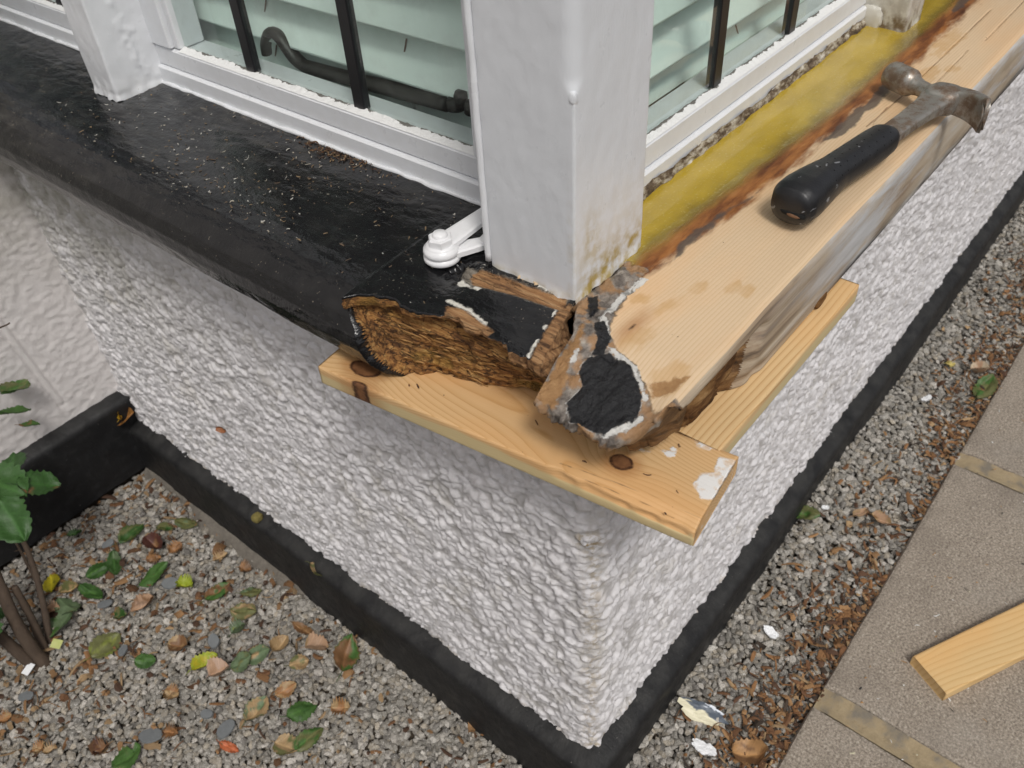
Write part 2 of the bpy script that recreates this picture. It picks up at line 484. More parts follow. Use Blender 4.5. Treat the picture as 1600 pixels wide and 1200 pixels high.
res = m.mix(m.ma('MULTIPLY', m.ss(m.noise(300, 2), .60, .68), .35), res, (.58, .48, .17))
res = m.mix(m.ma('MULTIPLY', m.ss(m.noise(12, 3), .5, .8), .30), res, (.24, .19, .040))
resm = m.sdf('resin', .007, 60, .008, (.5, 1, 1))
w = m.mix(resm, w, res)
endw = m.ramp(m.noise(75, 6, .65), [(.30, (.045, .038, .032)), (.45, (.17, .145, .125)), (.58, (.33, .29, .25)), (.72, (.50, .46, .40))])
endw = m.mix(m.ma('MULTIPLY', m.ss(m.noise(40, 4, .5), .50, .60), .8), endw, (.38, .205, .085))
w = m.mix(m.sdf('endz', .006, 120, .0015), w, endw)
w = m.mix(m.sdf('tan', .007, 150, .002), w, m.mix(m.noise(130, 6, .7), (.17, .075, .025), (.52, .31, .14)))
rotm = m.sdf('rot', .004, 150, .0015)
w = m.mix(rotm, w, m.ramp(m.noise(60, 6, .65, (.3, 1, 2)), [(.32, (.035, .018, .009)), (.5, (.17, .085, .032)), (.7, (.34, .20, .085))]))
wm = m.sdf('wht', .004, 200, .0007)
w = m.mix(wm, w, m.mix(m.noise(150, 4), (.78, .77, .74), (.50, .48, .44)))
bm = m.sdf('blk', .0035, 200, .0007)
w = m.mix(bm, w, m.mix(m.noise(160, 5), (.006, .006, .007), (.022, .022, .024)))
m.color(w)
r = m.mixf(resm, m.mixf(m.noise(25, 3), .48, .62), .09)
m.put(m.b.inputs['Coat Weight'], m.ma('MULTIPLY', resm, .6))
m.rough(m.mixf(bm, r, .30))
m.bump(fr, .0002, .4).bump(m.noise(700, 3, .6, (.08, 1, 1)), .0003, .6)
m.bump(m.ma('MULTIPLY', m.ma('MAXIMUM', rotm, m.sdf('endz', .006, 120)), m.noise(110, 6, .7)), .004, .9)
m.bump(m.ma('ADD', bm, wm), .0006, .7).bump(m.noise(240, 5), .0006, .5)
M_SILLW = m.m

m = Mat('rotten_wood', .95, .2)
f = m.noise(60, 7, .7, (.35, 1, 1.4))
m.color(m.ramp(f, [(.3, (.03, .014, .007)), (.48, (.14, .066, .024)), (.62, (.27, .15, .06)), (.78, (.40, .26, .13))]))
m.bump(f, .004, 1).bump(m.noise(420, 4, .6, (.4, 1, 1)), .0012, .8)
M_ROT = m.m

m = Mat('splinter_wood', .9); m.color(m.mix(m.noise(120, 4), (.20, .085, .026), (.56, .33, .12))); M_SPL = m.m
# hammer
m = Mat('rusty_steel', .42); m.b.inputs['Metallic'].default_value = .55
ru = m.ss(m.noise(55, 6, .68), .40, .62)
m.color(m.mix(ru, (.36, .34, .31), m.mix(m.noise(120, 4), (.15, .095, .060), (.27, .195, .14))))
m.rough(m.mixf(ru, .30, .62)).bump(m.noise(170, 6, .65), .0007, .7)
M_STEEL = m.m
m = Mat('black_rubber', .38)
c = m.mix(m.ss(m.noise(70, 5), .5, .75), (.013, .013, .015), (.028, .028, .030))
c = m.mix(m.ma('MULTIPLY', m.ss(m.noise(75, 4, .5, (.5, 1, 1), 1.2), .655, .69), .6), c, (.33, .34, .36))
m.color(c).rough(m.mixf(m.noise(60, 4), .30, .5)).bump(m.noise(500, 3), .0004, .5)
M_RUB = m.m
m = Mat('dark_hole', .9); m.color((.004, .004, .004)); M_HOLE = m.m
m = Mat('worn_core', .8); m.color(m.mix(m.noise(150, 4), (.10, .045, .022), (.25, .13, .065))); M_CORE = m.m

# ground
m = Mat('dark_soil', .95); m.color(m.mix(m.noise(60, 5), (.035, .025, .017), (.085, .065, .045))).bump(m.noise(120, 5), .004, .8); M_SOIL = m.m
m = Mat('granite_chips', .75)
c = m.attr('col', 'Color')
c = m.mix(m.ma('MULTIPLY', m.ss(m.noise(520, 3), .48, .62), .5), c, (.10, .095, .085))
c = m.mix(m.ma('MULTIPLY', m.ss(m.noise(430, 2), .60, .68), .55), c, (.66, .64, .60))
m.color(c).bump(m.noise(480, 4), .0008, .7); M_STONE = m.m
m = Mat('slate', .6); m.color(m.mix(m.noise(130, 4), (.115, .125, .130), (.19, .20, .205))).bump(m.noise(180, 5), .0008, .7); M_SLATE = m.m
m = Mat('leaf_tissue', .5, .4)
c = m.attr('col', 'Color')
c = m.mix(m.ma('MULTIPLY', m.noise(220, 4), .35), c, mul3(m, c, .55))
m.color(c).bump(m.noise(260, 4), .0009, .6)
m.b.inputs['Transmission Weight'].default_value = 0.0
M_LEAF = m.m
m = Mat('wood_litter', .9); c = m.attr('col', 'Color')
m.color(m.mix(m.ma('MULTIPLY', m.noise(400, 4), .5), c, mul3(m, c, .45))).bump(m.noise(500, 3), .0006, .6); M_LIT = m.m
m = Mat('paving_concrete', .85)
sp = m.noise(280, 6, .75)
c = m.ramp(sp, [(.30, (.075, .060, .045)), (.43, (.225, .187, .148)), (.55, (.36, .308, .25)), (.70, (.60, .54, .46))])
c = m.mix(m.ma('MULTIPLY', m.ss(m.noise(9, 5, .65), .4, .7), .5), c, (.16, .132, .105))
c = m.mix(m.ma('MULTIPLY', m.ss(m.noise(5, 4), .52, .7), .35), c, (.34, .31, .27))
c = m.mix(m.ss(m.noise(620, 2), .70, .74), c, (.46, .44, .40))
m.color(c).bump(sp, .0014, .8).bump(m.noise(35, 4), .002, .4); M_SLAB = m.m
m = Mat('mortar', .9)
c = m.mix(m.noise(120, 6, .7), (.20, .15, .085), (.47, .375, .235))
c = m.mix(m.ss(m.noise(30, 4), .5, .7), c, (.19, .165, .13))
m.color(c).bump(m.noise(200, 5), .002, .8); M_MORTAR = m.m
m = Mat('grey_mortar', .95)
m.color(m.mix(m.noise(90, 6, .7), (.07, .06, .05), (.24, .215, .18))).bump(m.noise(160, 5), .003, .9); M_MORTAR2 = m.m
m = Mat('bark', .85); m.color(m.mix(m.noise(90, 5, .6, (1, 1, .2)), (.030, .019, .013), (.105, .072, .048))).bump(m.noise(150, 5, .6, (1, 1, .3)), .002, .9); M_BARK = m.m
m = Mat('paint_flake', .45)
c = m.mix(m.ss(m.attr('layer'), -.03, .03), (.74, .69, .50), m.mix(m.ss(m.attr('layer'), .2, .24), (.10, .12, .15), (.68, .72, .78)))
m.color(c).bump(m.noise(180, 4), .0008, .7); M_FLAKE = m.m
m = Mat('white_flake', .45); m.color((.80, .81, .82)).bump(m.noise(200, 4), .0008, .7); M_WFLAKE = m.m
m = Mat('lawn_far', .9); m.color(m.mix(m.noise(2, 4), (.05, .07, .03), (.09, .10, .06))); M_FAR = m.m

# ================================================================== STRUCTURE
XW, YW, ZPL = -0.05, -0.062, -0.688       # wall faces and top of the plinth

def gz(x, y):
    """height of the gravel bed"""
    x = np.asarray(x, float); y = np.asarray(y, float)
    t = sst(-.08, .10, x - y)
    g = -.812 + .046 * t
    g = g + .030 * np.exp(-((x - .62) / .17) ** 2) * sst(-.24, -.10, y) * t
    return g + .004 * vn(x * 9, y * 9) + .003 * vn(x * 23, y * 23)

# ground under everything
xs_ = np.concatenate([[-30, -8, -2, -1], np.linspace(-.8, 2.2, 90), [3, 8, 30]])
ys_ = np.concatenate([[-30, -8, -2], np.linspace(-1.3, 1.3, 80), [2, 8, 30]])
X, Y = np.meshgrid(xs_, ys_, indexing='ij')
Z = np.where((np.abs(X) < 2.5) & (np.abs(Y) < 2.5), gz(X, Y) - .012, -.83)
Z = np.where((Y < -.262) & (Y > -2.5), -.80, Z)
tag(make('ground', np.stack([X, Y, Z], -1), gridF(len(xs_), len(ys_)), M_SOIL), kind='structure')

# ---- rendered bay wall
wall = empty('bay_wall', (XW, YW, -.82))
tag(wall, 'low white pebbly rendered wall wrapping the corner under the window sills', 'wall')

def lumps(u, v):
    wu = u + .0060 * fbm(u * 60, v * 60, o=3, s=3); wv = v + .0060 * fbm(u * 60, v * 60, o=3, s=9)
    f1, f2, cid = worley(wu * 62, wv * 74, 1)
    a = sst(0, .50, f2 - f1) * (.35 + .65 * cid) * np.clip(1.15 - .5 * f1, 0, 1)
    f1b, f2b, cb = worley(wu * 118 + 40, wv * 135 + 11, 4)
    b = sst(0, .5, f2b - f1b) * (.3 + .7 * cb)
    nb = vn(wu * 88, wv * 100, s=61) + .45 * vn(wu * 185, wv * 205, s=67)
    a2 = sst(-.60, .62, nb)
    a = .38 * a + .62 * a2
    big = .5 + .5 * fbm(u * 26, v * 26, o=3, s=5)
    mix = sst(.38, .62, .5 + .5 * vn(u * 33, v * 33, s=21))
    h = .0082 * a * (1 - .35 * mix) + .0022 * b * (.3 + .7 * mix) + .0040 * big
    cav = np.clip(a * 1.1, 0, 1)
    return h, cav
RAD = .026
arc = RAD * math.pi / 2
uL = -np.concatenate([np.arange(0, 1.10, .0021)])[::-1]
uC = np.linspace(0, arc, 16)[1:-1]
uR = np.concatenate([np.arange(0, .9, .0021), np.arange(.9, 2.6, .004)]) + arc
U = np.concatenate([uL, uC, uR])
Vz = np.linspace(-.745, -.093, 320)
px_, py_, nx_, ny_ = [], [], [], []
for u in U:
    if u <= 0: px_.append(XW); py_.append(YW + RAD - u); nx_.append(-1); ny_.append(0)
    elif u < arc:
        th = u / RAD; px_.append(XW + RAD - RAD * math.cos(th)); py_.append(YW + RAD - RAD * math.sin(th)); nx_.append(-math.cos(th)); ny_.append(-math.sin(th))
    else: px_.append(XW + RAD + u - arc); py_.append(YW); nx_.append(0); ny_.append(-1)
UU, VV = np.meshgrid(U, Vz, indexing='ij')
H, cav = lumps(UU, VV)
bx, by, nx, ny = [np.array(a)[:, None] for a in (px_, py_, nx_, ny_)]
dep = H - .006
P = np.stack([bx + nx * dep, by + ny * dep, VV - .003 * (1 - cav)], -1)
stain = np.exp(-((UU - arc / 2) / .012) ** 2) * sst(-.2, -.28, VV) * .55
stain += np.exp(-(((UU - .012) / .014) ** 2 + ((VV + .245) / .012) ** 2))
stain += .5 * np.exp(-((VV - ZPL) / .012) ** 2) * (vn(UU * 30, VV * 5) > .1)
mould = sst(.42, 1.0, -UU) * sst(-.52, -.1, VV) * .9
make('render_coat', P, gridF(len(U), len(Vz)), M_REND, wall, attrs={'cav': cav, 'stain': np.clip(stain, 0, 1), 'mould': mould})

# plinth of the bay wall : profile swept round the corner with a mitre
def plinth_profile(n=46):
    return resample([(-.012, ZPL + .001), (.001, ZPL), (.016, ZPL - .0055), (.0225, ZPL - .0095), (.0258, ZPL - .0155), (.0268, ZPL - .03), (.0275, ZPL - .05), (.029, ZPL - .10), (.031, -.86)], n)
prof = plinth_profile()
sL = np.concatenate([np.arange(0, 1.12, .005)])[::-1]; sR = np.arange(.005, 2.6, .006)
rows = []
for s, side in [(s, 0) for s in sL] + [(s, 1) for s in sR]:
    rows.append((s, side))
PP = []
for s, side in rows:
    o = prof[:, 0]; z = prof[:, 1]
    mit = np.clip(1 - s / .035, 0, 1)
    if side == 0: x = XW - o; y = YW - o * mit + s * 1.0 + .0 * o
    else: x = XW - o * mit + s; y = YW - o
    PP.append(np.stack([x, y, z], -1))
PP = np.array(PP)
sg = np.array([(-s if side == 0 else s) for s, side in rows])[:, None]
zz = PP[..., 2]
w1 = .0020 * fbm(sg * 14 + 0 * zz, zz * 14, o=3) + .0005 * fbm(sg * 110 + 0 * zz, zz * 110, o=3)
nn = normals(PP)
sgn = np.sign((nn[..., 0] * -1 + nn[..., 1] * -1).mean())
PP = PP + nn * sgn * w1[..., None]
dustp = np.clip(np.exp(-((zz - ZPL) / .012) ** 2) * .8 + .25, 0, 1)
make('plinth', PP, gridF(*PP.shape[:2]), M_PLINTH, wall, attrs={'dust': dustp})

# mortar haunch along the foot of the plinth
yh = np.linspace(.50, 1.0, 150); kk = np.linspace(0, 1, 14)
YY, KK = np.meshgrid(yh, kk, indexing='ij')
wdt = .024 + .010 * vn(YY * 14, 0 * YY) ; wdt = wdt * sst(.50, .56, YY + .01 * vn(KK * 5, YY * 20))
P = np.stack([XW - .026 - wdt * KK, YY, -.796 - .020 * KK ** 1.5 + .003 * fbm(YY * 40, KK * 4, o=4)], -1)
HAUNCH = P
# ---- return wall of the house
YH = 1.035
house = empty('house_wall', (-.6, YH, -.82))
tag(house, 'smoother cream-white house wall meeting the pebbly bay in the shaded corner', 'wall')
U2 = np.arange(-1.1, XW + .02, .0035); V2 = np.arange(-.66, .10, .0035)
UU, VV = np.meshgrid(U2, V2, indexing='ij')
wx = UU + .010 * fbm(UU * 28, VV * 28, o=3, s=31); wy = VV + .010 * fbm(UU * 28, VV * 28, o=3, s=37)
rid = 1 - np.abs(vn(wx * 92, wy * 112, s=40)); rid = rid ** 3
H2 = 0.0022 * rid + .0012 * fbm(UU * 45, VV * 45, o=3)
ln = sdline(UU, VV, [(-.182, -.30), (-.166, -.44), (-.150, -.585)])
H2 = H2 * sst(.002, .010, ln) + .0022 * np.exp(-(ln / .0028) ** 2) - .003 * np.exp(-((ln - .006) / .003) ** 2)
P = np.stack([UU, YH - H2, VV], -1)
m = Mat('smooth_masonry_paint', .6)
c = m.mix(m.noise(9, 3), (.66, .625, .61), (.72, .69, .68))
c = m.mix(m.ma('MULTIPLY', m.attr('mould'), m.ss(m.noise(26, 5), .3, .65)), c, (.20, .19, .13))
m.color(c).bump(m.noise(300, 4), .001, .6)
make('render_coat', P, gridF(len(U2), len(V2))[:, ::-1], m.m, house, attrs={'mould': sst(-.45, 0, VV) * .9})
b = MB(); b.add(*bbox(-6, XW - .001, YH + .006, YH + .3, -.9, 3.2, .004)); b.build('wall_core', m.m, house)
RPL = .062
s2 = np.arange(-1.6, XW + .03, .006)
PP = np.stack([np.repeat(s2[:, None], len(prof), 1), np.repeat(YH - prof[None, :, 0], len(s2), 0), np.repeat(prof[None, :, 1] + RPL, len(s2), 0)], -1)
PP[..., 1] -= .003 * fbm(PP[..., 0] * 25, PP[..., 2] * 25, o=4)
make('plinth', PP, gridF(*PP.shape[:2]), M_PLINTH, house, attrs={'dust': np.clip(np.exp(-((PP[..., 2] - ZPL - RPL) / .01) ** 2) * .7 + .1, 0, 1)})

# ---- wall over the bay window and the room behind the glass
up = empty('upper_wall', (.5, .5, 1.15))
tag(up, 'white house wall carried on the posts above the corner window', 'wall')
b = MB(); b.add(*bbox(.004, 2.6, .004, 1.6, 1.15, 3.2, .01)); b.build('wall_core', M_REND, up)
b = MB()
b.add(*bbox(.115, 2.6, .115, 1.6, -.30, -.012, .004))
b.add(*bbox(1.6, 1.7, .115, 1.6, -.012, 1.15, .004)); b.add(*bbox(.115, 1.6, 1.45, 1.55, -.012, 1.15, .004))
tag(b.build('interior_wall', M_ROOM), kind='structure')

tag(make('mortar_haunch', HAUNCH, gridF(150, 14), M_MORTAR2), 'rough grey mortar strip along the foot of the left plinth', 'mortar strip')
# ---- paving
pav = tag(empty('pavement', (.6, -.6, -.80)), kind='structure')
b = MB(); b.add(*bbox(-.55, 2.4, -1.42, -.262, -.82, -.762, .003)); b.build('mortar_bed', M_MORTAR, pav)
JX = [-.34, .2455, .827, 1.41, 1.99]
def slab(x0, x1, y0, y1):
    n = 60
    def side(a): return a
    pts = []
    k = 60
    for (ax, ay, bx_, by_) in ((x0, y0, x1, y0), (x1, y0, x1, y1), (x1, y1, x0, y1), (x0, y1, x0, y0)):
        for i in range(k):
            t = i / k; pts.append((ax + (bx_ - ax) * t, ay + (by_ - ay) * t))
    pts = np.array(pts); cen = pts.mean(0)
    d = pts - cen; L = np.linalg.norm(d, axis=1)[:, None]
    jit = 1 + .0034 * fbm(pts[:, 0] * 30, pts[:, 1] * 30, o=4)[:, None]
    rings = []
    for f_in, z in ((0, -.795), (0, -.758), (.0035, -.7515), (.010, -.750), (.06, -.7495)):
        rings.append(np.column_stack([cen + d * (1 - f_in / L) * jit, np.full(len(pts), z)]))
    V = np.concatenate(rings + [np.array([[*cen, -.7495]])])
    F = gridF(5, len(pts), False, True)
    top = np.array([[4 * len(pts) + i, 4 * len(pts) + (i + 1) % len(pts), 5 * len(pts)] for i in range(len(pts))])
    make('paving_slab', V, [F, top], M_SLAB, pav, smooth=False)
for i in range(4):
    slab(JX[i] + .0185, JX[i + 1] - .0185, -.845, -.254)
    slab(JX[i] + .0185, JX[i + 1] - .0185, -1.41, -.882)
for j in JX[1:4]:
    n = 60
    y = np.linspace(-.84, -.256, n); xo = np.linspace(-.019, .019, 9)
    YY, XO = np.meshgrid(y, xo, indexing='ij')
    ZZ = -.7535 - .0015 * np.cos(XO / .019 * 3) + .002 * fbm(YY * 60, XO * 90 + j * 9, o=4)
    ZZ = np.where(YY > -.275, ZZ - .003, ZZ)
    make('mortar_joint', np.stack([XO + j, YY, ZZ], -1), gridF(n, 9)[:, ::-1], M_MORTAR, pav)

# ================================================================== SILLS
# ---- black painted sill (runs along y), front edge rotted away near the corner
def skin_edge(y):
    return np.interp(y, [-.03, .035, .078, .111, .132, .157, .174, .19], [-.079, -.076, -.075, -.089, -.083, -.094, -.109, -.118])
def rot_base(y):
    return np.interp(y, [-.03, .006, .059, .105, .139, .160, .204], [-.020, -.030, -.056, -.067, -.092, -.090, -.086])
ysl = np.concatenate([np.arange(-.035, .24, .0013), np.arange(.24, 1.5, .004)])
N1, N2, N3 = 110, 80, 16
t1 = np.linspace(0, 1, N1); 
bull = resample([(-.062, -.004), (-.082, -.0075), (-.098, -.0135), (-.110, -.023), (-.1175, -.036), (-.119, -.050), (-.115, -.066), (-.105, -.079), (-.093, -.0875)], N2 + 1)[1:]
rows = []; WR = []; TZ = []
for y in ysl:
    x1 = .10 + (-.062 - .10) * t1
    z1 = .004 - .008 * t1
    I = np.concatenate([np.stack([x1, z1], -1), bull, np.stack([np.linspace(-.088, .03, N3), np.full(N3, -.088)], -1)])
    e = float(skin_edge(y)) + .0016 * float(vn(np.array([y * 260.]), 0)[0]) + .0022 * float(vn(np.array([y * 90.]), 4)[0]); rb = float(rot_base(y)) + .003 * float(vn(np.array([y * 150.]), 7)[0])
    xb1 = .10 + (e - .10) * t1
    zb1 = .004 - .008 * (.10 - xb1) / .185
    th = .0055 + .0075 * float(sst(.085, .125, y)) + .0035 * float(vn(np.array([y * 60.]), 2)[0]) + .010 * float(sst(.03, -.03, y))
    ck = .011 + .004 * float(sst(.16, .10, y))
    mid = rb * .55 + e * .45 + .004
    br = resample([(e, zb1[-1]), (e + .0012, zb1[-1] - th), (e + ck, zb1[-1] - th - .003), (e + ck * .85, zb1[-1] - th - .009), (e * .78 + rb * .22 + .003, zb1[-1] - .030), (mid, -.055), (rb, -.0865)], N2 + 1)[1:]
    B = np.concatenate([np.stack([xb1, zb1], -1), br, np.stack([np.linspace(rb + .004, .03, N3), np.full(N3, -.088)], -1)])
    j = np.concatenate([np.zeros(N1), np.linspace(0, 1, N2), np.ones(N3)])
    yb = np.interp(j, [0, .25, .55, .8, 1], [.180, .172, .154, .139, .127]) + .004 * vn(j * 6, np.full(len(j), .5)) + .0008 * vn(j * 26, np.full(len(j), .1))
    w = sst(yb + .0025, yb - .0015, np.full(len(j), y))
    Q = I * (1 - w[:, None]) + B * w[:, None]
    rows.append(np.column_stack([Q[:, 0], np.full(len(Q), y), Q[:, 1]])); WR.append(w * (np.arange(len(j)) >= N1)); TZ.append(j)
P = np.array(rows); WR = np.array(WR); TZ = np.array(TZ)
# the sawn end near the corner is slanted
endc = np.interp(P[..., 0], [-.12, -.077, -.018, .0, .1], [-.026, -.023, -.006, .0, .0])
low_ = sst(-.012, -.03, P[..., 2])
f_end = sst(.05, -.035, P[..., 1])
P[..., 1] += (endc + .035 - .030 * low_) * f_end * 1.0
nrm = normals(P); nrm *= np.sign((nrm[:, :N1, 2]).mean())
x, y, z = P[..., 0], P[..., 1], P[..., 2]
Lr = (z + .35 * x + .0045 * fbm(y * 7, z * 25, o=3, s=5)) / .0044
fl = np.floor(Lr); frc = Lr - fl
rot_d = .0026 * vn(y * 15 + fl * 7.7, fl * 3.3, s=8) + .0018 * frc - .0018 * sst(.82, 1, frc) + .0042 * vn(y * 10, z * 22, x * 22, s=12) + .0005 * vn(y * 50, z * 500, x * 300)
pnt_d = .0011 * fbm(y * 16, x * 30, z * 30, o=4, s=2) + .0004 * fbm(y * 90, x * 160, z * 160, o=3, s=6)
dd = pnt_d + (rot_d - pnt_d) * np.clip(WR, 0, 1) ** 3 * sst(.04, .25, TZ)
groove = sdpoly(x, y, [(-.021, .101), (-.009, .097), (-.001, .007), (-.016, -.001), (-.022, .051), (-.030, .089)])
top = (TZ < .02)
dd = np.where(top, dd - .0030 * sst(.003, -.004, groove) , dd)
pit = np.exp(-(((x + .022) / .012) ** 2 + ((y - .112) / .014) ** 2))
dd = np.where(top, dd - .005 * pit * (1 + vn(x * 200, y * 200)), dd)
chip = sdpoly(x, y, [(-.066, .088), (-.061, .070), (-.069, .032), (-.082, .034), (-.080, .078)])
dd = np.where(top, dd - .0014 * sst(.001, -.001, chip), dd)
P = P + nrm * dd[..., None]
far = 1.0
endraw = sdpoly(x, y, [(-.018, .004), (-.006, .003), (-.006, -.05), (-.09, -.05), (-.080, -.014), (-.066, -.009), (-.044, -.003)])
bare = np.where(top, np.minimum(groove, np.minimum(chip, endraw)), 1.0)
whtL = np.where(top, np.minimum.reduce([np.abs(groove - .0022) - .0012 + .004 * (vn(x * 70, y * 70) > .25) * -1 + .002, np.abs(sdline(x, y, [(-.060, .090), (-.060, .068), (-.066, .045)]) ) - .0022,
                                       np.abs(endraw - .0018) - .0016 + .005 * (vn(x * 120, y * 120) < .12), sdline(x, y, [(-.024, .104), (-.036, .098), (-.030, .085)]) - .003]), 1.0)
edge_b = np.where((WR > .5) & (TZ < .16) & (y < .10), -.004, 1.0)
bare = np.minimum(bare, edge_b)
gry = np.where(top, np.minimum(sdpoly(x, y, [(-.012, .112), (-.026, .108), (-.034, .086), (-.022, .078), (-.014, .09)]), np.abs(groove) - .0008), 1.0)
rot = np.where((TZ >= .10) | ((y > .095) & (TZ > .005)), .012 - .022 * sst(.05, .45, WR), 1.0)
dust = np.clip(sst(.30, .9, y) * .8 + .5 * np.exp(-((y - .47) / .12) ** 2) * sst(-.10, -.03, x) + .45 * np.exp(-((x - .05) / .03) ** 2), 0, 1) * (z > -.03)
bsill = empty('window_sill', (.0, .6, -.088))
tag(bsill, 'black painted wooden sill with its front corner rotted away to brown fibres', 'window sill')
npf = P.shape[1]
capc = P[0].mean(0)
rowsx = []
for k, f in enumerate((.25, .6, 1.0)):
    q = P[0] * (1 - f) + np.array([P[0][:, 0].mean() * f + 0 * P[0][:, 0], P[0][:, 1] * f + .004 * f, P[0][:, 2].mean() * f + 0 * P[0][:, 2]]).T
    q[:, 1] += .004 * vn(q[:, 0] * 180, q[:, 2] * 180, o_ := None) if False else .0025 * vn(q[:, 0] * 220, q[:, 2] * 220)
    rowsx.append(q)
Pfull = np.concatenate([np.array(rowsx[::-1]), P])
def padA(a, v): return np.concatenate([np.full((3, npf), v), a])
make('painted_board', Pfull, gridF(*Pfull.shape[:2]), M_SILLB, bsill,
     attrs={'bare': padA(bare, -.002), 'wht': padA(whtL, 1), 'gry': padA(gry, 1), 'rot': padA(rot, 1), 'dust': padA(dust, 0)})

# loose splinters lying along the grain of the rotten face
iy, jx = np.where((WR > .9) & (TZ > .12) & (P[..., 1] > .0) & (P[..., 1] < .135))
pk = rng.choice(len(iy), 70, replace=False)
b = MB()
for k in pk:
    p = P[iy[k], jx[k]]; nn_ = nrm[iy[k], jx[k]]
    L_ = rng.gamma(3, .0030) + .003; a_ = np.array([rng.normal(0, .10), 1, rng.normal(0, .10)]); a_ /= np.linalg.norm(a_)
    c_ = p + nn_ * .0006
    pts = [c_ - a_ * L_ * .5, c_ + nn_ * .0003, c_ + a_ * L_ * .5 + nn_ * rng.uniform(0, .0028)]
    V, F = tube(pts, [.0003, rng.uniform(.0005, .0011), .0002], 5, rng.uniform(.4, 1.2), up=(1, 0, .3)); b.add(V, F)
o = b.build('splinters', M_SPL, bsill, False); o['kind'] = 'stuff'

# ---- stripped pine sill (runs along x)
xe = 2.6
vv = np.concatenate([np.linspace(.060, .004, 26)[:-1], np.linspace(.004, -.126, 112)])
prof = [(v, .0025 - .006 * (.06 - v) / .186) for v in vv]
prof += [tuple(a) for a in resample([(-.126, -.0035), (-.1305, -.0050), (-.1338, -.0090), (-.1350, -.0150), (-.1352, -.045), (-.1345, -.072), (-.131, -.0855)], 46)[1:]]
prof += [(v, -.0870) for v in np.linspace(-.127, -.06, 14)]
prof = np.array(prof); NT = len(vv); NPF = len(prof)
yk = [.06, .0, -.012, -.022, -.028, -.033, -.050, -.068, -.090, -.104, -.114, -.121, -.128, -.134]
xk = [.0, .001, -.014, -.030, -.062, -.096, -.101, -.102, -.102, -.099, -.088, -.076, -.068, -.058]
arcp = np.r_[0, np.cumsum(np.linalg.norm(np.diff(prof, axis=0), axis=1))]
xs0 = np.where(np.arange(NPF) < NT, np.interp(-prof[:, 0], -np.array(yk), xk), -.058 + .9 * np.clip(arcp - arcp[NT], 0, .09))
xs0 = xs0 + .0022 * vn(arcp * 170, 0 * arcp) + .0012 * vn(arcp * 420, 0 * arcp + 3)
u = np.concatenate([np.arange(0, .36, .0015), np.arange(.36, .9, .003), np.arange(.9, 2.6, .008), [2.6]])
P = np.zeros((len(u), NPF, 3))
for j in range(NPF):
    k = np.clip(1 - u / .35, 0, 1); 
    P[:, j, 0] = u + xs0[j] * k
    P[:, j, 1] = prof[j, 0]; P[:, j, 2] = prof[j, 1]
x, y, z0 = P[..., 0].copy(), P[..., 1].copy(), P[..., 2].copy()
ist = (np.arange(NPF) < NT)[None, :] & np.ones(x.shape, bool)
isf = (np.arange(NPF) >= NT)[None, :] & np.ones(x.shape, bool)
hgt = np.clip((z0 + .087) / .085, 0, 1)
droop = (.016 * sst(-.040, -.105, x) + .004 * sst(-.012, -.05, x)) * hgt * (1 - .75 * sst(-.112, -.130, y) * sst(-.09, -.05, x))
P[..., 2] -= droop
blk = sdpoly(x, y, [(-.049, -.048), (-.036, -.060), (-.039, -.082), (-.056, -.104), (-.074, -.112), (-.099, -.098), (-.103, -.070), (-.090, -.058), (-.072, -.060), (-.064, -.050)])
blk2 = np.minimum(sdpoly(x, y, [(-.016, -.030), (-.008, -.035), (-.022, -.052), (-.040, -.058), (-.046, -.050), (-.030, -.044)]), sdpoly(x, y, [(.010, -.006), (.018, -.011), (-.002, -.026), (-.012, -.024)]))
clean = sdpoly(x, y, [(.061, -.028), (.009, -.036), (-.017, -.046), (-.030, -.062), (-.036, -.083), (-.052, -.106), (-.064, -.118), (-.066, -.15), (3, -.15), (3, -.01), (.5, -.005)])
endz = np.where(ist, np.maximum(-clean, np.maximum(x - .075, y - .003)), np.where(isf, x + .05, 1))
resin = np.where(ist, np.maximum(-(y - np.interp(x, [0, .06, .1, .3, .42, .6, .9], [.004, -.012, -.012, -.022, -.030, -.030, -.024])), .004 - x), 1)
band = np.where(ist, np.maximum(-(y - np.interp(x, [.04, .06, .12, .22, .32, .48, .65, .78, 1.2], [-.020, -.030, -.034, -.043, -.047, -.052, -.055, -.050, -.045])), .03 - x), 1)
dirtl = np.where(ist, np.abs(y - np.interp(x, [.06, .12, .22, .32, .48, .65, .78], [-.026, -.033, -.041, -.044, -.052, -.044, -.036]) - .006 * vn(x * 30, 0 * x)) - .0025 + .006 * (vn(x * 14, 0 * x + 5) + .15), 1)
tan = np.where(ist, sdpoly(x, y, [(-.02, -.024), (-.058, -.028), (-.096, -.034), (-.100, -.052), (-.086, -.050), (-.062, -.040), (-.040, -.036)]), 1)
tan = np.minimum(tan, np.where(ist, sdpoly(x, y, [(-.046, -.098), (-.060, -.112), (-.05, -.126), (-.015, -.132), (-.02, -.122)]) + .004, 1))
wht = np.where(ist, np.minimum.reduce([
    sdline(x, y, [(.060, -.031), (.024, -.030), (.004, -.032)]) - .0030,
    sdline(x, y, [(-.006, -.033), (-.018, -.044), (-.026, -.050)]) - .0035,
    sdline(x, y, [(-.031, -.056), (-.0345, -.070), (-.037, -.084), (-.048, -.097), (-.057, -.108)]) - .0020,
    np.abs(blk) - .0006, sdline(x, y, [(-.074, -.114), (-.088, -.107), (-.097, -.100)]) - .0030, sdline(x, y, [(-.058, -.040), (-.046, -.036)]) - .002]), 1)
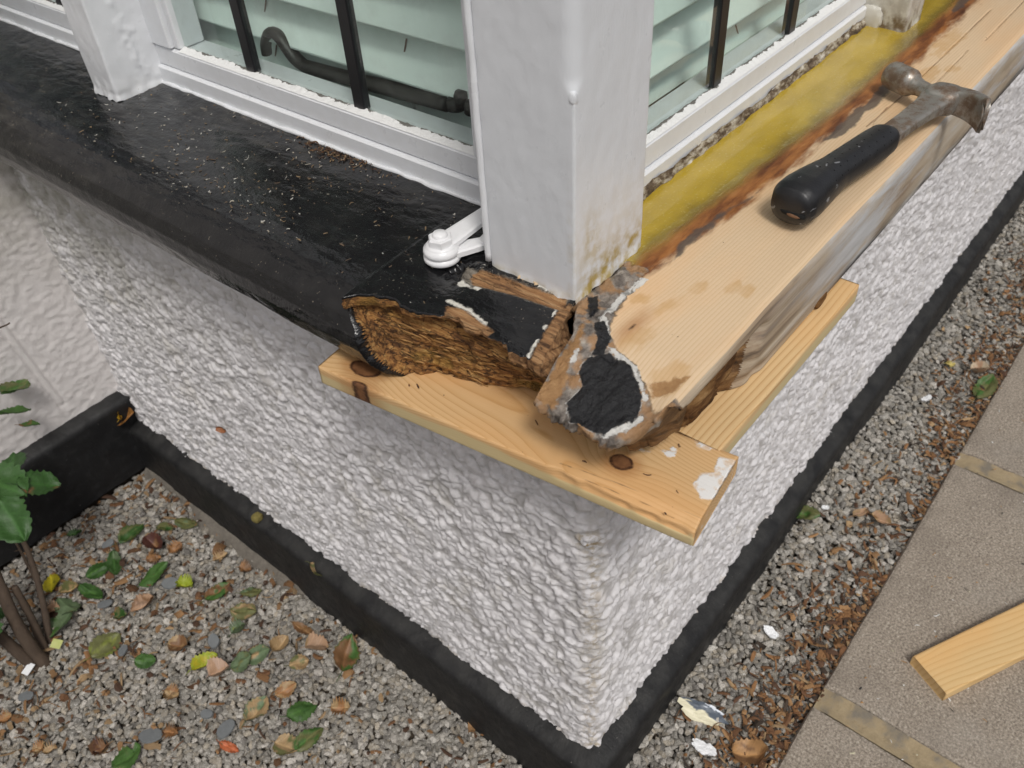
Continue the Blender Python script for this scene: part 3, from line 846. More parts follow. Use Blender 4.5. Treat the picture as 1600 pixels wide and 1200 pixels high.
spill = np.where(ist, np.minimum.reduce([np.hypot((x - .079) / 1.5, y + .073) - .006, np.hypot((x - .045) / 2.2, y + .066) - .006, np.hypot((x + .012) / 1.6, y + .070) - .011, np.hypot((x + .032) / 1.5, y + .112) - .014,
    np.hypot((x - .098) / 1.3, y + .104) - .009, np.hypot((x - .60) / 3, y + .078) - .012, np.hypot((x - .72) / 4, y + .066) - .012, np.hypot(x - .545, (y + .088) * 2) - .012, np.hypot((x - .035), (y + .045) / 1.5) - .006, np.hypot((x - .64) / 1.4, y + .095) - .008]), 1)
crk = np.where(ist, np.minimum.reduce([sdline(x, y, [(.44, -.072), (.53, -.075), (.68, -.074), (.86, -.073)]) - .0007, sdline(x, y, [(.565, -.094), (.68, -.093), (.71, -.092)]) - .0005, sdline(x, y, [(.28, -.088), (.40, -.086), (.46, -.074), (.50, -.072)]) - .0004, sdline(x, y, [(.75, -.10), (1.1, -.098)]) - .0006]), 1)
knot = np.where(ist, np.hypot((x - .0) / 3.2, y + .058) - .0012, 1)
nearf = sst(.30, .04, x)
low = sst(-.055, -.082, z0) * isf * sst(.15, .3, x)
# shape: fibres, worn front arris, rot below the front near the end
frot = np.where(isf, sst(.095, .03, x + .02 * vn(x * 40, z0 * 40)) * sst(-.0145, -.024, z0 + .004 * vn(x * 90, 0 * x) * sst(.0, -.05, x)), 0)
P[..., 1] += .026 * frot + .0008 * isf * fbm(x * 8, z0 * 90, o=4) * (1 + 1.5 * nearf)
P[..., 1] += np.where(isf, .0011 * nearf * sst(-.012, -.03, z0) * np.maximum(0, vn(x * 6, z0 * 170)), 0)
hz = .0006 * fbm(x * 6, y * 40, o=3) + .0016 * sst(.003, -.006, -clean - .0) * 0
rough_end = sst(.006, -.004, endz) * ist
hz = hz + rough_end * (.0030 * fbm(x * 75, y * 75, o=4, s=4) + .0012 * fbm(x * 220, y * 220, o=2))
hz = hz - .0012 * sst(.004, -.012, resin) * ist + .0007 * sst(.002, -.001, np.minimum(blk, blk2)) * ist - .0012 * sst(.0008, -.0002, crk) * ist
hz = hz - .004 * np.exp(-((y - .002) / .006) ** 2) * (x < .07) * ist
P[..., 2] += np.where(ist, hz, 0)
pith = np.hypot(y + .20 + .010 * vn(x * 1.6, 0 * x), z0 + .9)
ring = (y * 1.0 + .012 * vn(x * 1.1, y * 3) + .0032 * vn(x * 7, y * 16) - .006 * np.exp(-(((x - .0) / .035) ** 2 + ((y + .058) / .012) ** 2)) + .25 * z0) / .0034
face = np.where(isf & (z0 < -.0065), -.006, np.where(isf, .004 + (z0 + .0065), .0040 + (y + .126) * .6))
rows_end = []
for k, (ins, dp) in enumerate([(-.0012, .003), (-.0008, .0065), (.001, .0105), (.006, .0145), (.018, .019), (.034, .028), (.042, .048)]):
    q = P[0].copy()
    dpz = np.minimum(dp, np.maximum(q[:, 2] + .086, 0))
    q[:, 0] += ins + .0025 * vn(q[:, 1] * 150 + k, q[:, 2] * 150) + .002 * vn(q[:, 1] * 400, 0 * q[:, 1] + k)
    q[:, 2] -= dpz * (np.arange(NPF) < NT)
    q[:, 1] += (np.arange(NPF) < NT) * .03 * np.clip(dp - .014, 0, 1) * np.sign(-.07 - q[:, 1])
    rows_end.append(q)
Pf = np.concatenate([np.array(rows_end[::-1]), P])
ne = len(rows_end)
def pad(a, v=None): return np.concatenate([np.repeat(a[:1], ne, 0) if v is None else np.full((ne, NPF), v), a])
endd = np.array([max(0, .03 * (1 - i / ne)) for i in range(ne)])[:, None]
wsill = empty('window_sill', (.6, -.03, -.088))
tag(wsill, 'stripped pale pine sill with a yellow resin strip and a black painted rotten end', 'window sill')
tanp = pad(tan); tanp[:ne] = np.where(np.arange(ne)[:, None] < ne - 3, .02, .004 + 0 * tanp[:ne])
rotp = np.concatenate([np.where(np.arange(ne)[:, None] < ne - 3, -.01, .01) + np.zeros((ne, NPF)), np.where(frot > .35, -.01, .01)])
blkp = pad(np.where(ist, np.minimum(blk, blk2), 1)); blkp[:ne] += endd * .8
make('stripped_board', Pf, gridF(*Pf.shape[:2]), M_SILLW, wsill,
     attrs={'ring': pad(ring), 'knot': pad(knot), 'crk': pad(crk), 'wht': np.concatenate([np.repeat(wht[:1], ne, 0) + .0045, wht]), 'spill': pad(spill), 'band': pad(band), 'dirt': pad(dirtl), 'resin': pad(resin), 'endz': pad(endz, -.01),
            'tan': tanp, 'rot': rotp, 'blk': blkp, 'face': pad(face, 1), 'near': pad(nearf), 'low': pad(low)})
# rotten lump hanging below the front of the pine sill
def lump(c, r, seed, n=34):
    th = np.linspace(0, np.pi, n)[:, None]; ph = np.linspace(0, 2 * np.pi, 2 * n, endpoint=False)[None, :]
    d = np.stack([np.sin(th) * np.cos(ph), np.sin(th) * np.sin(ph), np.cos(th) + 0 * ph], -1)
    sq = np.abs(d) ** .75 * np.sign(d)
    k = 1 + .16 * fbm(d[..., 0] * 2 + seed, d[..., 1] * 4, d[..., 2] * 4, o=5) + .06 * vn(d[..., 0] * 4, d[..., 1] * 22, d[..., 2] * 22)
    return (np.array(c) + sq * np.array(r) * k[..., None]).reshape(-1, 3), gridF(n, 2 * n, False, True)
b = MB(); b.add(*lump((.020, -.100, -.064), (.036, .022, .024), 3)); b.add(*lump((.060, -.108, -.052), (.040, .014, .022), 9))
b.build('rotten_lump', M_ROT, wsill, smooth=True)
b = MB(); b.add(*lump((.226, -.130, -.079), (.012, .0055, .009), 5, 16)); b.build('rotten_fragment', M_ROT, wsill, smooth=True)

# ================================================================== POSTS
def post(name, label, x0, x1, y0, y1, z0, z1, rfun, mat, amp, grime, lump_side=0, seed=0):
    t = empty(name, ((x0 + x1) / 2, (y0 + y1) / 2, z0)); tag(t, label, 'post', 'upright posts of the bay window')
    zs = np.concatenate([np.linspace(z0, .35, 150), np.linspace(.36, z1, 30)])
    K = 26
    rows = []
    for zc in zs:
        r = rfun(zc)
        c = []
        for (cx, cy, a0) in ((x0, y0, 180), (x1, y0, 270), (x1, y1, 0), (x0, y1, 90)):
            rr = r if (cx, cy) == (x0, y0) else .003
            ox = cx + (rr if cx == x0 else -rr); oy = cy + (rr if cy == y0 else -rr)
            for a in np.linspace(a0, a0 + 90, 7): c.append((ox + rr * math.cos(R_(a)), oy + rr * math.sin(R_(a))))
        c = np.array(c + [c[0]])
        out = []
        for i in range(len(c) - 1):
            L = np.hypot(*(c[i + 1] - c[i])); k = max(1, int(round(L / .004))) if L > .006 else 1
            k = {True: K}.get(L > .03, 1)
            for q in range(k): out.append(c[i] + (c[i + 1] - c[i]) * q / k)
        rows.append(np.column_stack([np.array(out), np.full(len(out), zc)]))
    P = np.array(rows)
    n = normals(np.concatenate([P, P[:, :1]], 1))[:, :-1]
    ctr = np.array([(x0 + x1) / 2, (y0 + y1) / 2, 0])
    sg = np.sign(((P - ctr)[..., :2] * n[..., :2]).sum(-1).mean())
    x, y, z = P[..., 0], P[..., 1], P[..., 2]
    d = amp * fbm(x * 24 + seed, y * 24, z * 16, o=4, s=seed) + .0003 * fbm(x * 150, y * 150, z * 60, o=2, s=seed)
    if lump_side:
        lm = np.maximum(0, fbm(x * 130, y * 60, z * 80, o=2, s=50)) * np.exp(-((x - x0 - .040) / .012) ** 2) * (y < y0 + .004)
        d = d + .0045 * lm * sst(.35, .05, z) + .004 * np.maximum(0, vn(x * 90, y * 90, z * 60)) * sst(.03, .0, z)
    d = d + .0015 * sst(.010, .0, z - z0) * (1 + vn(x * 120, y * 120, z * 40))
    P = P + (n * sg) * d[..., None]
    P[0, :, 2] += .002 * vn(P[0, :, 0] * 150, P[0, :, 1] * 150)
    make('post_body', P, gridF(P.shape[0], P.shape[1], False, True), mat, t, attrs={'grime': grime(P[..., 0], P[..., 1], P[..., 2])})
    return t
def g1(x, y, z):
    right = (y < .006)
    g = right * (np.exp(-((z - .0) / .022) ** 2) * sst(.0, .03, x) * 1.3 + .5 * np.exp(-(((x - .022) / .010) ** 2 + ((z - .05) / .022) ** 2)) + .25 * np.exp(-((z - .02) / .06) ** 2))
    return np.clip(g + .5 * np.exp(-((z - .0) / .005) ** 2), 0, 1)
cp = post('corner_post', 'thick white corner post standing at the angle of the window in front of the hammer', .0, .104, .0, .0935, -.003, 1.15,
          lambda z: .0022 + .0095 * float(sst(.172, .192, z)), M_POST, .0005, g1, 0, 2)
zb = np.linspace(.004, 1.15, 160)
b = MB(); b.add(*tube(np.column_stack([0.0015 + .0003 * vn(zb * 60, 0 * zb), .0962 + .0003 * vn(zb * 45, 0 * zb + 4), zb]), .0036 + .0003 * vn(zb * 38, 0 * zb + 9), 10, up=(1, .3, 0))); b.build('edge_bead', M_WHITE, cp, True)
# little blob of paint where the chamfer stops
b = MB(); b.add(*lump((.0030, .0030, .177), (.0034, .0034, .006), 4, 12)); b.build('chamfer_stop', M_POST, cp, True)
post('window_post', 'white post left of the window bars, lumpy thick paint down its side', .006, .092, .714, .772, .000, 1.15, lambda z: .0035, M_WHITE, .0014,
     lambda x, y, z: np.clip(.15 * np.exp(-(z / .02) ** 2) + 0 * x, 0, 1), 1, 5)
post('window_post', 'small dirty white post at the far end of the resin strip, flaking yellow foot', .717, .776, -.008, .060, -.004, 1.15, lambda z: .003, M_CRUST, .0020,
     lambda x, y, z: np.clip(1.4 * np.exp(-((z) / .016) ** 2) + .30, 0, 1), 0, 8)
b = MB(); b.add(*lump((.7155, .040, .010), (.004, .017, .016), 6, 18)); o = b.build('foam_lump', M_CRUST, bpy.data.objects['window_post.001'], True)

# ================================================================== WINDOWS
SW = .034
def window(label, T, a0, a1, bars, blind_label, stay=False, putty_seed=0, rotstrip=False, pane_from=None):
    """T maps (along, depth, z) to world. along a0..a1; depth 0 is the outer face of the frame"""
    def W(V): return np.stack(T(V[:, 0], V[:, 1], V[:, 2]), -1)
    sw = SW
    t = empty('casement_window', tuple(float(v[0]) for v in T(np.array([(a0 + a1) / 2]), np.array([.02]), np.array([0.]))))
    tag(t, label, 'window')
    def pbox(name, boxes, mat, par=t, bv=.0018):
        b = MB()
        for bx in boxes:
            V, F = bbox(*bx, bv); V = W(V)
            if flip: F = [f[:, ::-1] for f in F]
            b.add(V, F, grime=0.06)
        return b.build(name, mat, par)
    e = np.array([[0, 0, 0], [1, 0, 0], [0, 1, 0], [0, 0, 1.]]); w = W(e); flip = np.linalg.det(w[1:] - w[0]) < 0
    zt = 1.12
    pbox('bottom_rail', [(a0, a1, .0, .05, .002, .0245), (a0, a1, .0045, .05, .0245, .050)], M_WHITE, bv=.0022)
    pbox('stile', [(a0, a0 + sw, .0022, .048, .051, zt)], M_WHITE); pbox('stile', [(a1 - .042, a1, .0022, .048, .051, zt)], M_WHITE)
    pbox('stile_lip', [(a1 - .054, a1 - .0425, .008, .046, .051, zt)], M_WHITE)
    pbox('top_rail', [(a0, a1, .0, .05, zt, 1.148)], M_WHITE)
    g0, g1_ = a0 + sw, a1 - .0545
    b = MB(); V, F = bbox(g0, g1_, .0155, .0195, .0505, zt, .0004); b.add(W(V), [f[:, ::-1] for f in F] if flip else F); b.build('glass_pane', M_GLASS, t)
    # putty bead along the foot of the glass
    n = 260; al = np.linspace(g0, g1_, n); k = np.linspace(0, 1, 9)
    A, Kk = np.meshgrid(al, k, indexing='ij')
    hh = .0038 + .0012 * fbm(A * 30 + putty_seed, 0 * A, o=4) + .0006 * vn(A * 300, 0 * A + putty_seed)
    D = .0052 + .0098 * Kk; ZZ = .0502 + hh * Kk ** .8 + .0004 * fbm(A * 120, Kk * 4, o=3)
    V = np.stack([A, D, ZZ], -1).reshape(-1, 3)
    make('putty', W(V), gridF(n, 9) if flip else gridF(n, 9)[:, ::-1], M_PUTTY, t, attrs={'edge': Kk.ravel() * .9})
    # sealant lip under the rail
    n = 160; al = np.linspace(a0, a1, n)
    b = MB(); V, F = tube(np.column_stack([al, -.0015 + .001 * vn(al * 60, 0 * al + putty_seed), .0028 + .0010 * vn(al * 25, 0 * al + 3)]), .0026 + .0007 * vn(al * 80, 0 * al), 8)
    if not rotstrip: b.add(W(V), F, grime=.1); b.build('sealant_bead', M_WHITE, t, True)
    for q in bars:
        b = MB(); V, F = bbox(q - .0085, q + .0085, .0125, .0225, .052, zt, .0012); b.add(W(V), F); b.build('glazing_bar', M_BAR, t)
    # inner ledge
    pbox('inner_ledge', [(a0, a1, .051, .30, .008, .030)], M_INNER)
    if rotstrip:
        n = 300; al = np.linspace(a0 + .002, a1, n); kk = np.linspace(0, 1, 14)
        A, Kk = np.meshgrid(al, kk, indexing='ij')
        top_ = .0115 + .0035 * fbm(A * 40, 0 * A, o=4, s=3)
        d_ = -.0008 - .0035 * sst(1, .2, Kk) - .003 * fbm(A * 60, Kk * 3, o=4, s=9)
        V = np.stack([A, d_, -.002 + (top_ + .002) * Kk], -1).reshape(-1, 3)
        make('rotten_foot', W(V), gridF(n, 14) if flip else gridF(n, 14)[:, ::-1], M_FOOT, t, attrs={'k': Kk.ravel()})
    if stay:
        st = [(.566, .066, .047), (.563, .066, .060), (.552, .066, .0745), (.540, .066, .0775), (.529, .066, .073), (.519, .066, .063), (.510, .066, .054), (.498, .066, .0485), (.485, .066, .0475), (.44, .066, .049), (.38, .066, .052), (.32, .066, .055), (.262, .066, .058)]
        S = spline(st, 90); rr = np.interp(np.arange(90), [0, 20, 40, 52, 60, 89], [.0070, .0085, .0092, .0088, .0100, .0112])
        b = MB(); V, F = tube(S, rr, 12, .75, up=(0, 1, 0)); b.add(W(V), F[:, ::-1] if flip else F); sp = b.build('window_stay', M_IRON, t, True)
        b = MB()
        for c0, r0, hh in (((.252, .066, .055), .0105, .012), ((.243, .066, .060), .0085, .016), ((.228, .070, .056), .0125, .014)):
            V, F = lathe([(0, 0), (r0, 0), (r0, hh * .7), (r0 * .75, hh), (0, hh)], 20, frame(c0, (0, 0, 1))); b.add(W(V), F)
        V, F = tube([(.236, .068, .060), (.216, .070, .058), (.200, .072, .056)], [.006, .008, .008], 10); b.add(W(V), F); b.build('stay_pivot', M_IRON, sp, True)
        b = MB(); V, F = lathe([(.006, 0), (.006, .012), (.0045, .013), (.004, .028), (0, .029)], 16, frame((.325, .080, .030), (0, 0, 1))); b.add(W(V), F); b.build('stay_peg', M_INNER, t, True)
    # venetian blind behind the glass
    bl = empty('venetian_blind', tuple(float(v[0]) for v in T(np.array([(a0 + a1) / 2]), np.array([.11]), np.array([.03]))))
    tag(bl, blind_label, 'blind')
    me0 = None
    n = 26; kk = np.linspace(-1, 1, n)
    for i in range(20):
        zl = .012 + i * .0535
        if zl > 1.08: break
        d_out, d_in = .064, .104
        V = []
        for s in (0, 1):
            for q in kk:
                f = (q + 1) / 2
                arc_ = .0035 * (1 - q * q)
                for aa in (a0 - .03, a1 + .03):
                    V.append((aa, d_out + (d_in - d_out) * f - arc_ + s * .0022, zl + .062 * f + s * .0010))
        V = np.array(V); F = []
        for k in range(n - 1):
            a = 2 * k; F.append((a, a + 1, a + 3, a + 2)); c = 2 * n; F.append((c + a, c + a + 2, c + a + 3, c + a + 1))
        F += [(0, 2 * n, 2 * n + 1, 1), (2 * n - 2, 2 * n - 1, 4 * n - 1, 4 * n - 2)]
        make('slat', W(V), np.array(F) if not flip else np.array(F)[:, ::-1], M_SLAT, bl)
    for q in ((a0 + .235, a0 + .47) if not rotstrip else (a0 + .10, a0 + .40)):
        zc = np.linspace(.02, 1.1, 60); zz = ((zc - .012) % .0535) / .0535
        b = MB(); V, F = tube(np.column_stack([q + .004 * zz, .071 + .026 * zz, zc]), .0009, 6); b.add(W(V), F); b.build('lift_cord', M_CORD, bl, True)
        for i in range(6):
            zl = .012 + i * .0535
            b = MB(); V, F = bbox(q - .0012, q + .0012, .0805, .0812, zl + .022, zl + .040, .0002); V[:, 1] += (V[:, 2] - zl - .031) * .45 - .0006; b.add(W(V), F); b.build('cord_slot', M_CORD, bl)
    return t
m = Mat('rotten_rail_foot', .85)
c = m.ramp(m.noise(110, 6, .7, (.5, 1, 1)), [(.32, (.025, .016, .010)), (.46, (.13, .09, .055)), (.55, (.36, .31, .23)), (.66, (.62, .59, .52))])
m.color(c).bump(m.noise(160, 5), .003, .9); M_FOOT = m.m
TL = lambda a, d, z: (.072 + d, a, z)
TR = lambda a, d, z: (a, .045 + d, z)
SW = .076
window('left white casement with black bars and an iron stay seen behind the glass', TL, .098, .7165, (.343, .527), 'pale slatted blind behind the left window above the black sill', stay=True, putty_seed=1)
SW = .052
window('white casement over the yellow resin strip with a crumbling rotten foot', TR, .106, .7195, (.334, .509), 'pale slatted blind behind the right window above the resin strip', putty_seed=7, rotstrip=True)
SW = .034
window('far left casement beyond the lumpy white post, in shade', TL, .7705, 1.36, (.96,), 'blind behind the far left casement beyond the lumpy post', putty_seed=3)

# ---- white painted casement hinge on the black sill
hg = empty('casement_hinge', (-.018, .136, .001))
tag(hg, 'bright white painted bolt hinge on the black sill beside the corner post', 'hinge')
b = MB(); M0 = frame((-.018, .136, .0005), (0, 0, 1))
b.add(*lathe([(0, 0), (.0160, 0), (.0172, .0015), (.0172, .0045), (.0155, .0058), (.0150, .0064), (.0165, .0075), (.0170, .0095), (.0165, .0125), (.0145, .0140), (.0138, .0148), (.0135, .016), (0, .016)], 40, M0)); b.build('washer_stack', M_HINGE, hg, True)
b = MB(); b.add(*lathe([(.0118, 0), (.0118, .0075), (.0105, .009), (0, .009)], 6, frame((-.018, .136, .0155), (0, 0, 1), (1, .3, 0)))); b.build('nut', M_HINGE, hg, False)
b = MB(); b.add(*lathe([(.0072, 0), (.0070, .0025), (.0058, .0042), (0, .0046)], 24, frame((-.018, .136, .0240), (0, 0, 1)))); b.build('bolt_head', M_HINGE, hg, True)
def bar(p0, p1, w0, w1, h, b_=.0015, n=14, sag=0.0):
    p0, p1 = np.array(p0, float), np.array(p1, float)
    d = p1 - p0; L = np.linalg.norm(d); d /= L; s = np.cross((0, 0, 1), d); s /= np.linalg.norm(s); up_ = np.cross(d, s)
    prof = [(-1, -.5), (-1, .3), (-.75, .5), (.75, .5), (1, .3), (1, -.5)]
    V = []
    for i in range(n):
        t_ = i / (n - 1); c = p0 + d * L * t_ + up_ * sag * math.sin(math.pi * t_)
        w = (w0 + (w1 - w0) * t_) / 2
        for a, k in prof: V.append(c + s * a * w + up_ * k * h)
    V = np.array(V); F = [gridF(n, 6, False, True), np.array([[0, 1, 2, 3], [0, 3, 4, 5]]), np.array([[6 * n - 1, 6 * n - 2, 6 * n - 3, 6 * n - 4], [6 * n - 1, 6 * n - 4, 6 * n - 5, 6 * n - 6]])]
    return V, F
b = MB(); b.add(*bar((-.016, .136, .0155), (.074, .128, .024), .024, .014, .0050)); b.build('upper_arm', M_HINGE, hg)
b = MB(); b.add(*bar((-.010, .128, .0085), (.024, .105, .010), .020, .012, .0060)); b.add(*bar((.012, .113, .011), (.074, .117, .022), .008, .008, .006)); b.build('lower_arm', M_HINGE, hg)
b = MB(); b.add(*lump((.016, .107, .012), (.007, .0065, .009), 2, 12)); b.build('knuckle', M_HINGE, hg, True)
b = MB(); b.add(*lump((.066, .129, .031), (.006, .009, .008), 3, 12)); b.build('knuckle', M_HINGE, hg, True)

# ================================================================== PLANKS
def plank(label, A, ang, L, Wd, T, ztop, mat, rings, knots=(), cracks=(), white=(), seed=0, cat='plank', group=None, step=.0022, warp=None, name='wood_plank'):
    t = empty(name, (A[0], A[1], ztop - T), ang); tag(t, label, cat, group)
    r = .0012
    def seg(a, b): k = max(1, int(np.hypot(b[0] - a[0], b[1] - a[1]) / step)); return [(a[0] + (b[0] - a[0]) * i / k, a[1] + (b[1] - a[1]) * i / k) for i in range(k)]
    pr = seg((r, T), (Wd - r, T)) + [(Wd - r * .3, T - r * .3)] + seg((Wd, T - r), (Wd, r)) + [(Wd - r * .3, r * .3)] + seg((Wd - r, 0), (r, 0)) + [(r * .3, r * .3)] + seg((0, r), (0, T - r)) + [(r * .3, T - r * .3)]
    pr = np.array(pr)
    n = int(L / step)
    cen = np.array([Wd / 2, T / 2])
    rows = []
    for k in (0.0, .35, .7, .985): rows.append((0.0005, k))
    for i in range(n + 1): rows.append((L * i / n, 1.0 if 0 < i < n else .992))
    for k in (.985, .7, .35, 0.0): rows.append((L - .0005 if k > .9 else L, k))
    P = np.array([np.column_stack([np.full(len(pr), x), cen + (pr - cen) * k]) for x, k in rows])
    if warp: P = warp(P)
    x, y, z = P[..., 0], P[..., 1], P[..., 2]
    P[..., 1:] += .0003 * np.stack([fbm(x * 20, y * 60 + seed, z * 60, o=3), fbm(x * 20, y * 60, z * 60 + seed, o=3)], -1)
    ring = rings(x, y, z)
    kd = np.full(x.shape, 1.0)
    for (kx, ky, rx, ry, tilt) in knots:
        yy = ky + tilt * (T - z)
        d = (np.hypot((x - kx) / rx, (y - yy) / ry) - 1) * min(rx, ry)
        kd = np.minimum(kd, d)
        ring = ring + 3.2 * np.exp(-(((x - kx) / (rx * 2.8)) ** 2 + ((y - yy) / (ry * 1.9)) ** 2))
    ck = np.full(x.shape, 1.0)
    for pts in cracks: ck = np.minimum(ck, sdline(x, y, pts) - .0005 + np.where(z > T - .004, 0, .01))
    wh = np.full(x.shape, 1.0)
    for c in white:
        if c[0] == 'poly': wh = np.minimum(wh, np.where(z > T - .003, sdpoly(x, y, c[1]), np.where(x > L - .002, c[2], 1)))
        else: wh = np.minimum(wh, np.where(z > T - .003, np.hypot((x - c[1]) / c[4], y - c[2]) - c[3], 1))
    # local x runs along the board, local y to its left
    make('board', P, gridF(P.shape[0], P.shape[1], False, True), mat, t, attrs={'ring': ring, 'knot': kd, 'crk': ck, 'wht': wh}, local=True)
    return t
angA = math.atan2(-.993, .114)           # along the black sill, pointing to the corner; local y points inwards (+x)
def ringA(x, y, z):
    cy = .047 + .018 * vn(x * 3.1, 0 * x + 2) - .05 * sst(.18, .40, x)
    return np.hypot(y - cy, z + .055) / .0026 + .45 * vn(x * 9, y * 30)
def warpA(P):
    x, y, z = P[..., 0], P[..., 1], P[..., 2]
    # split corner of the board: a sliver missing from the front upper edge near the end
    m_ = sst(.245, .268, x) * sst(.014, .002, y) * sst(.008, .016, z)
    P[..., 2] -= .0045 * m_ * sst(.245, .385, x); P[..., 1] += .0016 * m_ * (1 + vn(x * 120, z * 90))
    return P
plank('pine board under the black sill, dark knots and white paint on its sawn end', (-.1305, .208), angA, .3865, .088, .0215, -.0880, M_PINE, ringA,
      knots=[(.043, .0205, .0175, .0105, .1), (.052, -.0002, .0095, .004, .0), (.306, .034, .0105, .0085, .2)],
      cracks=[[(.262, .008), (.30, .0115), (.345, .014), (.386, .013)], [(.28, .003), (.34, .006), (.386, .0045)]],
      white=[('poly', [(.3865, .036), (.378, .030), (.366, .042), (.368, .055), (.376, .062), (.372, .078), (.3865, .084)], .0015), ('d', .335, .062, .003, 1.6), ('d', .338, .069, .0022, 1.5), ('d', .276, .052, .0016, 2), ('d', .357, .085, .004, 2.2), ('d', .312, .055, .0012, 4)], warp=warpA, seed=1)
def ringB(x, y, z): return (y * 1.0 + .35 * z + .004 * vn(x * 3, 0 * x)) / .0062 + .25 * vn(x * 10, y * 40)
plank('paler pine board under the resin sill with straight grain, lying against the white wall', (-.004, -.1505), 0.0, .2865, .086, .0215, -.0875, M_PINE2, ringB, seed=4)
angC = math.atan2(-.436 + .337, .563 - .372)
def ringC(x, y, z): return (y + .3 * z + .010 * vn(x * 4, y * 12)) / .009 + .3 * vn(x * 14, y * 30)
ax_, ay_ = .342, -.396
plank('loose pale pine offcut lying on the grey paving slab', (ax_, ay_), angC, .34, .0655, .020, -.7295, M_PINE3, ringC, seed=8, cat='offcut', name='wood_offcut')

# ================================================================== HAMMER
hm = empty('hammer', (.199, -.0925, .0012), math.atan2(-.1, .995))
tag(hm, 'old steel hammer with a black rubber grip lying on the stripped sill', 'hammer')
def ovals(st, n=40, ex=2.5):
    th = np.linspace(0, 2 * np.pi, n, endpoint=False)
    c = np.sign(np.cos(th)) * np.abs(np.cos(th)) ** (2 / ex); s = np.sign(np.sin(th)) * np.abs(np.sin(th)) ** (2 / ex)
    return np.array([np.column_stack([np.full(n, x), yc + hy * c, zc + hz_ * s]) for x, hy, hz_, yc, zc in st])
gx = [0, .0008, .004, .012, .028, .048, .080, .112, .142, .164, .178, .186, .1895, .190]
gy = [.0, .0115, .0188, .0225, .0230, .0210, .0172, .0170, .0173, .0169, .0160, .0132, .0085, .0]
gh = [.0, .0108, .0172, .0205, .0210, .0195, .0165, .0158, .0158, .0155, .0148, .0122, .0082, .0]
xs = np.concatenate([[0, .0008, .002, .004], np.linspace(.006, .184, 70), [.1865, .1885, .1895, .190]])
st = [(x, float(np.interp(x, gx, gy)), float(np.interp(x, gx, gh)), .0012 * math.sin(x * 20), .0214 - .0020 * float(sst(.05, .16, x))) for x in xs]
G = ovals(st)
G[..., 2] += .0004 * fbm(G[..., 0] * 40, G[..., 1] * 40, G[..., 2] * 40, o=3)
make('grip', G, gridF(G.shape[0], G.shape[1], False, True), M_RUB, hm, local=True)
grip = bpy.data.objects['grip']
b = MB()
for i in range(9):
    for j in range(5):
        x = .052 + i * .0138 + (j % 2) * .0069; a = R_(32 + j * 29)
        hy, hz_ = float(np.interp(x, gx, gy)), float(np.interp(x, gx, gh))
        ex = 2.5; cth = math.copysign(abs(math.cos(a)) ** (2 / ex), math.cos(a)); sth = abs(math.sin(a)) ** (2 / ex)
        zc = .0214 - .0020 * float(sst(.05, .16, x)); yc = .0012 * math.sin(x * 20)
        p = np.array([x, yc + hy * cth, zc + hz_ * sth]); nrm_ = np.array([0, cth / hy, sth / hz_])
        b.add(*lathe([(.00095, 0.0002), (.0006, .0004), (0, .0004)], 8, frame(p - .0002 * nrm_ / np.linalg.norm(nrm_), nrm_, (1, 0, 0))))
b.build('dimple', M_HOLE, grip, local=True)['kind'] = 'stuff'
b = MB(); b.add(*lump((.0022, -.0055, .0165), (.0030, .0125, .0028), 2, 14)); b.build('grip_tear', M_HOLE, grip, True, local=True)
b = MB(); b.add(*lump((.0008, -.0072, .0163), (.0030, .0065, .0015), 7, 12)); b.build('tear_core', M_CORE, grip, True, local=True)
# shank
sx = np.linspace(.176, .305, 40)
shv = [(x, float(np.interp(x, [.176, .23, .27, .290, .305], [.0118, .0122, .0142, .0180, .0190])), float(np.interp(x, [.176, .25, .285, .305], [.0058, .0062, .0085, .0110])), float(np.interp(x, [.176, .26, .305], [0, -.001, -.003])), .0192) for x in sx]
Sh = ovals(shv, 32, 5.0)
b = MB(); b.add(Sh.reshape(-1, 3), gridF(Sh.shape[0], 32, False, True)); b.build('shank', M_STEEL, hm, True, local=True)
b = MB()
c0 = np.array([.303, .004, .0192]); dirp = np.array([.026, .0705, .000])
M1 = frame(c0 - np.array([0, .006, 0]), dirp)
pr = resample([(.0005, -.012), (.0125, -.012), (.0125, -.004), (.0120, .010), (.0102, .020), (.0104, .030), (.0128, .0385), (.0170, .0430), (.0182, .0460), (.0182, .0700), (.0172, .0745), (.0150, .0765), (.0005, .0768)], 60)
pr[:, 0] *= .83; Vp, Fp = lathe(pr, 40, M1); b.add(Vp, Fp)
# eye block
ev = [(x, hy, hz_, yc, .0192) for x, hy, hz_, yc in ((.284, .004, .006, -.004), (.2855, .0145, .0115, -.004), (.292, .0180, .0132, -.004), (.303, .0190, .0138, -.004), (.313, .0165, .0130, -.004), (.3185, .0120, .0115, -.005), (.3195, .004, .006, -.005))]
E_ = ovals(ev, 32, 4.0); b.add(E_.reshape(-1, 3), gridF(len(ev), 32, False, True))
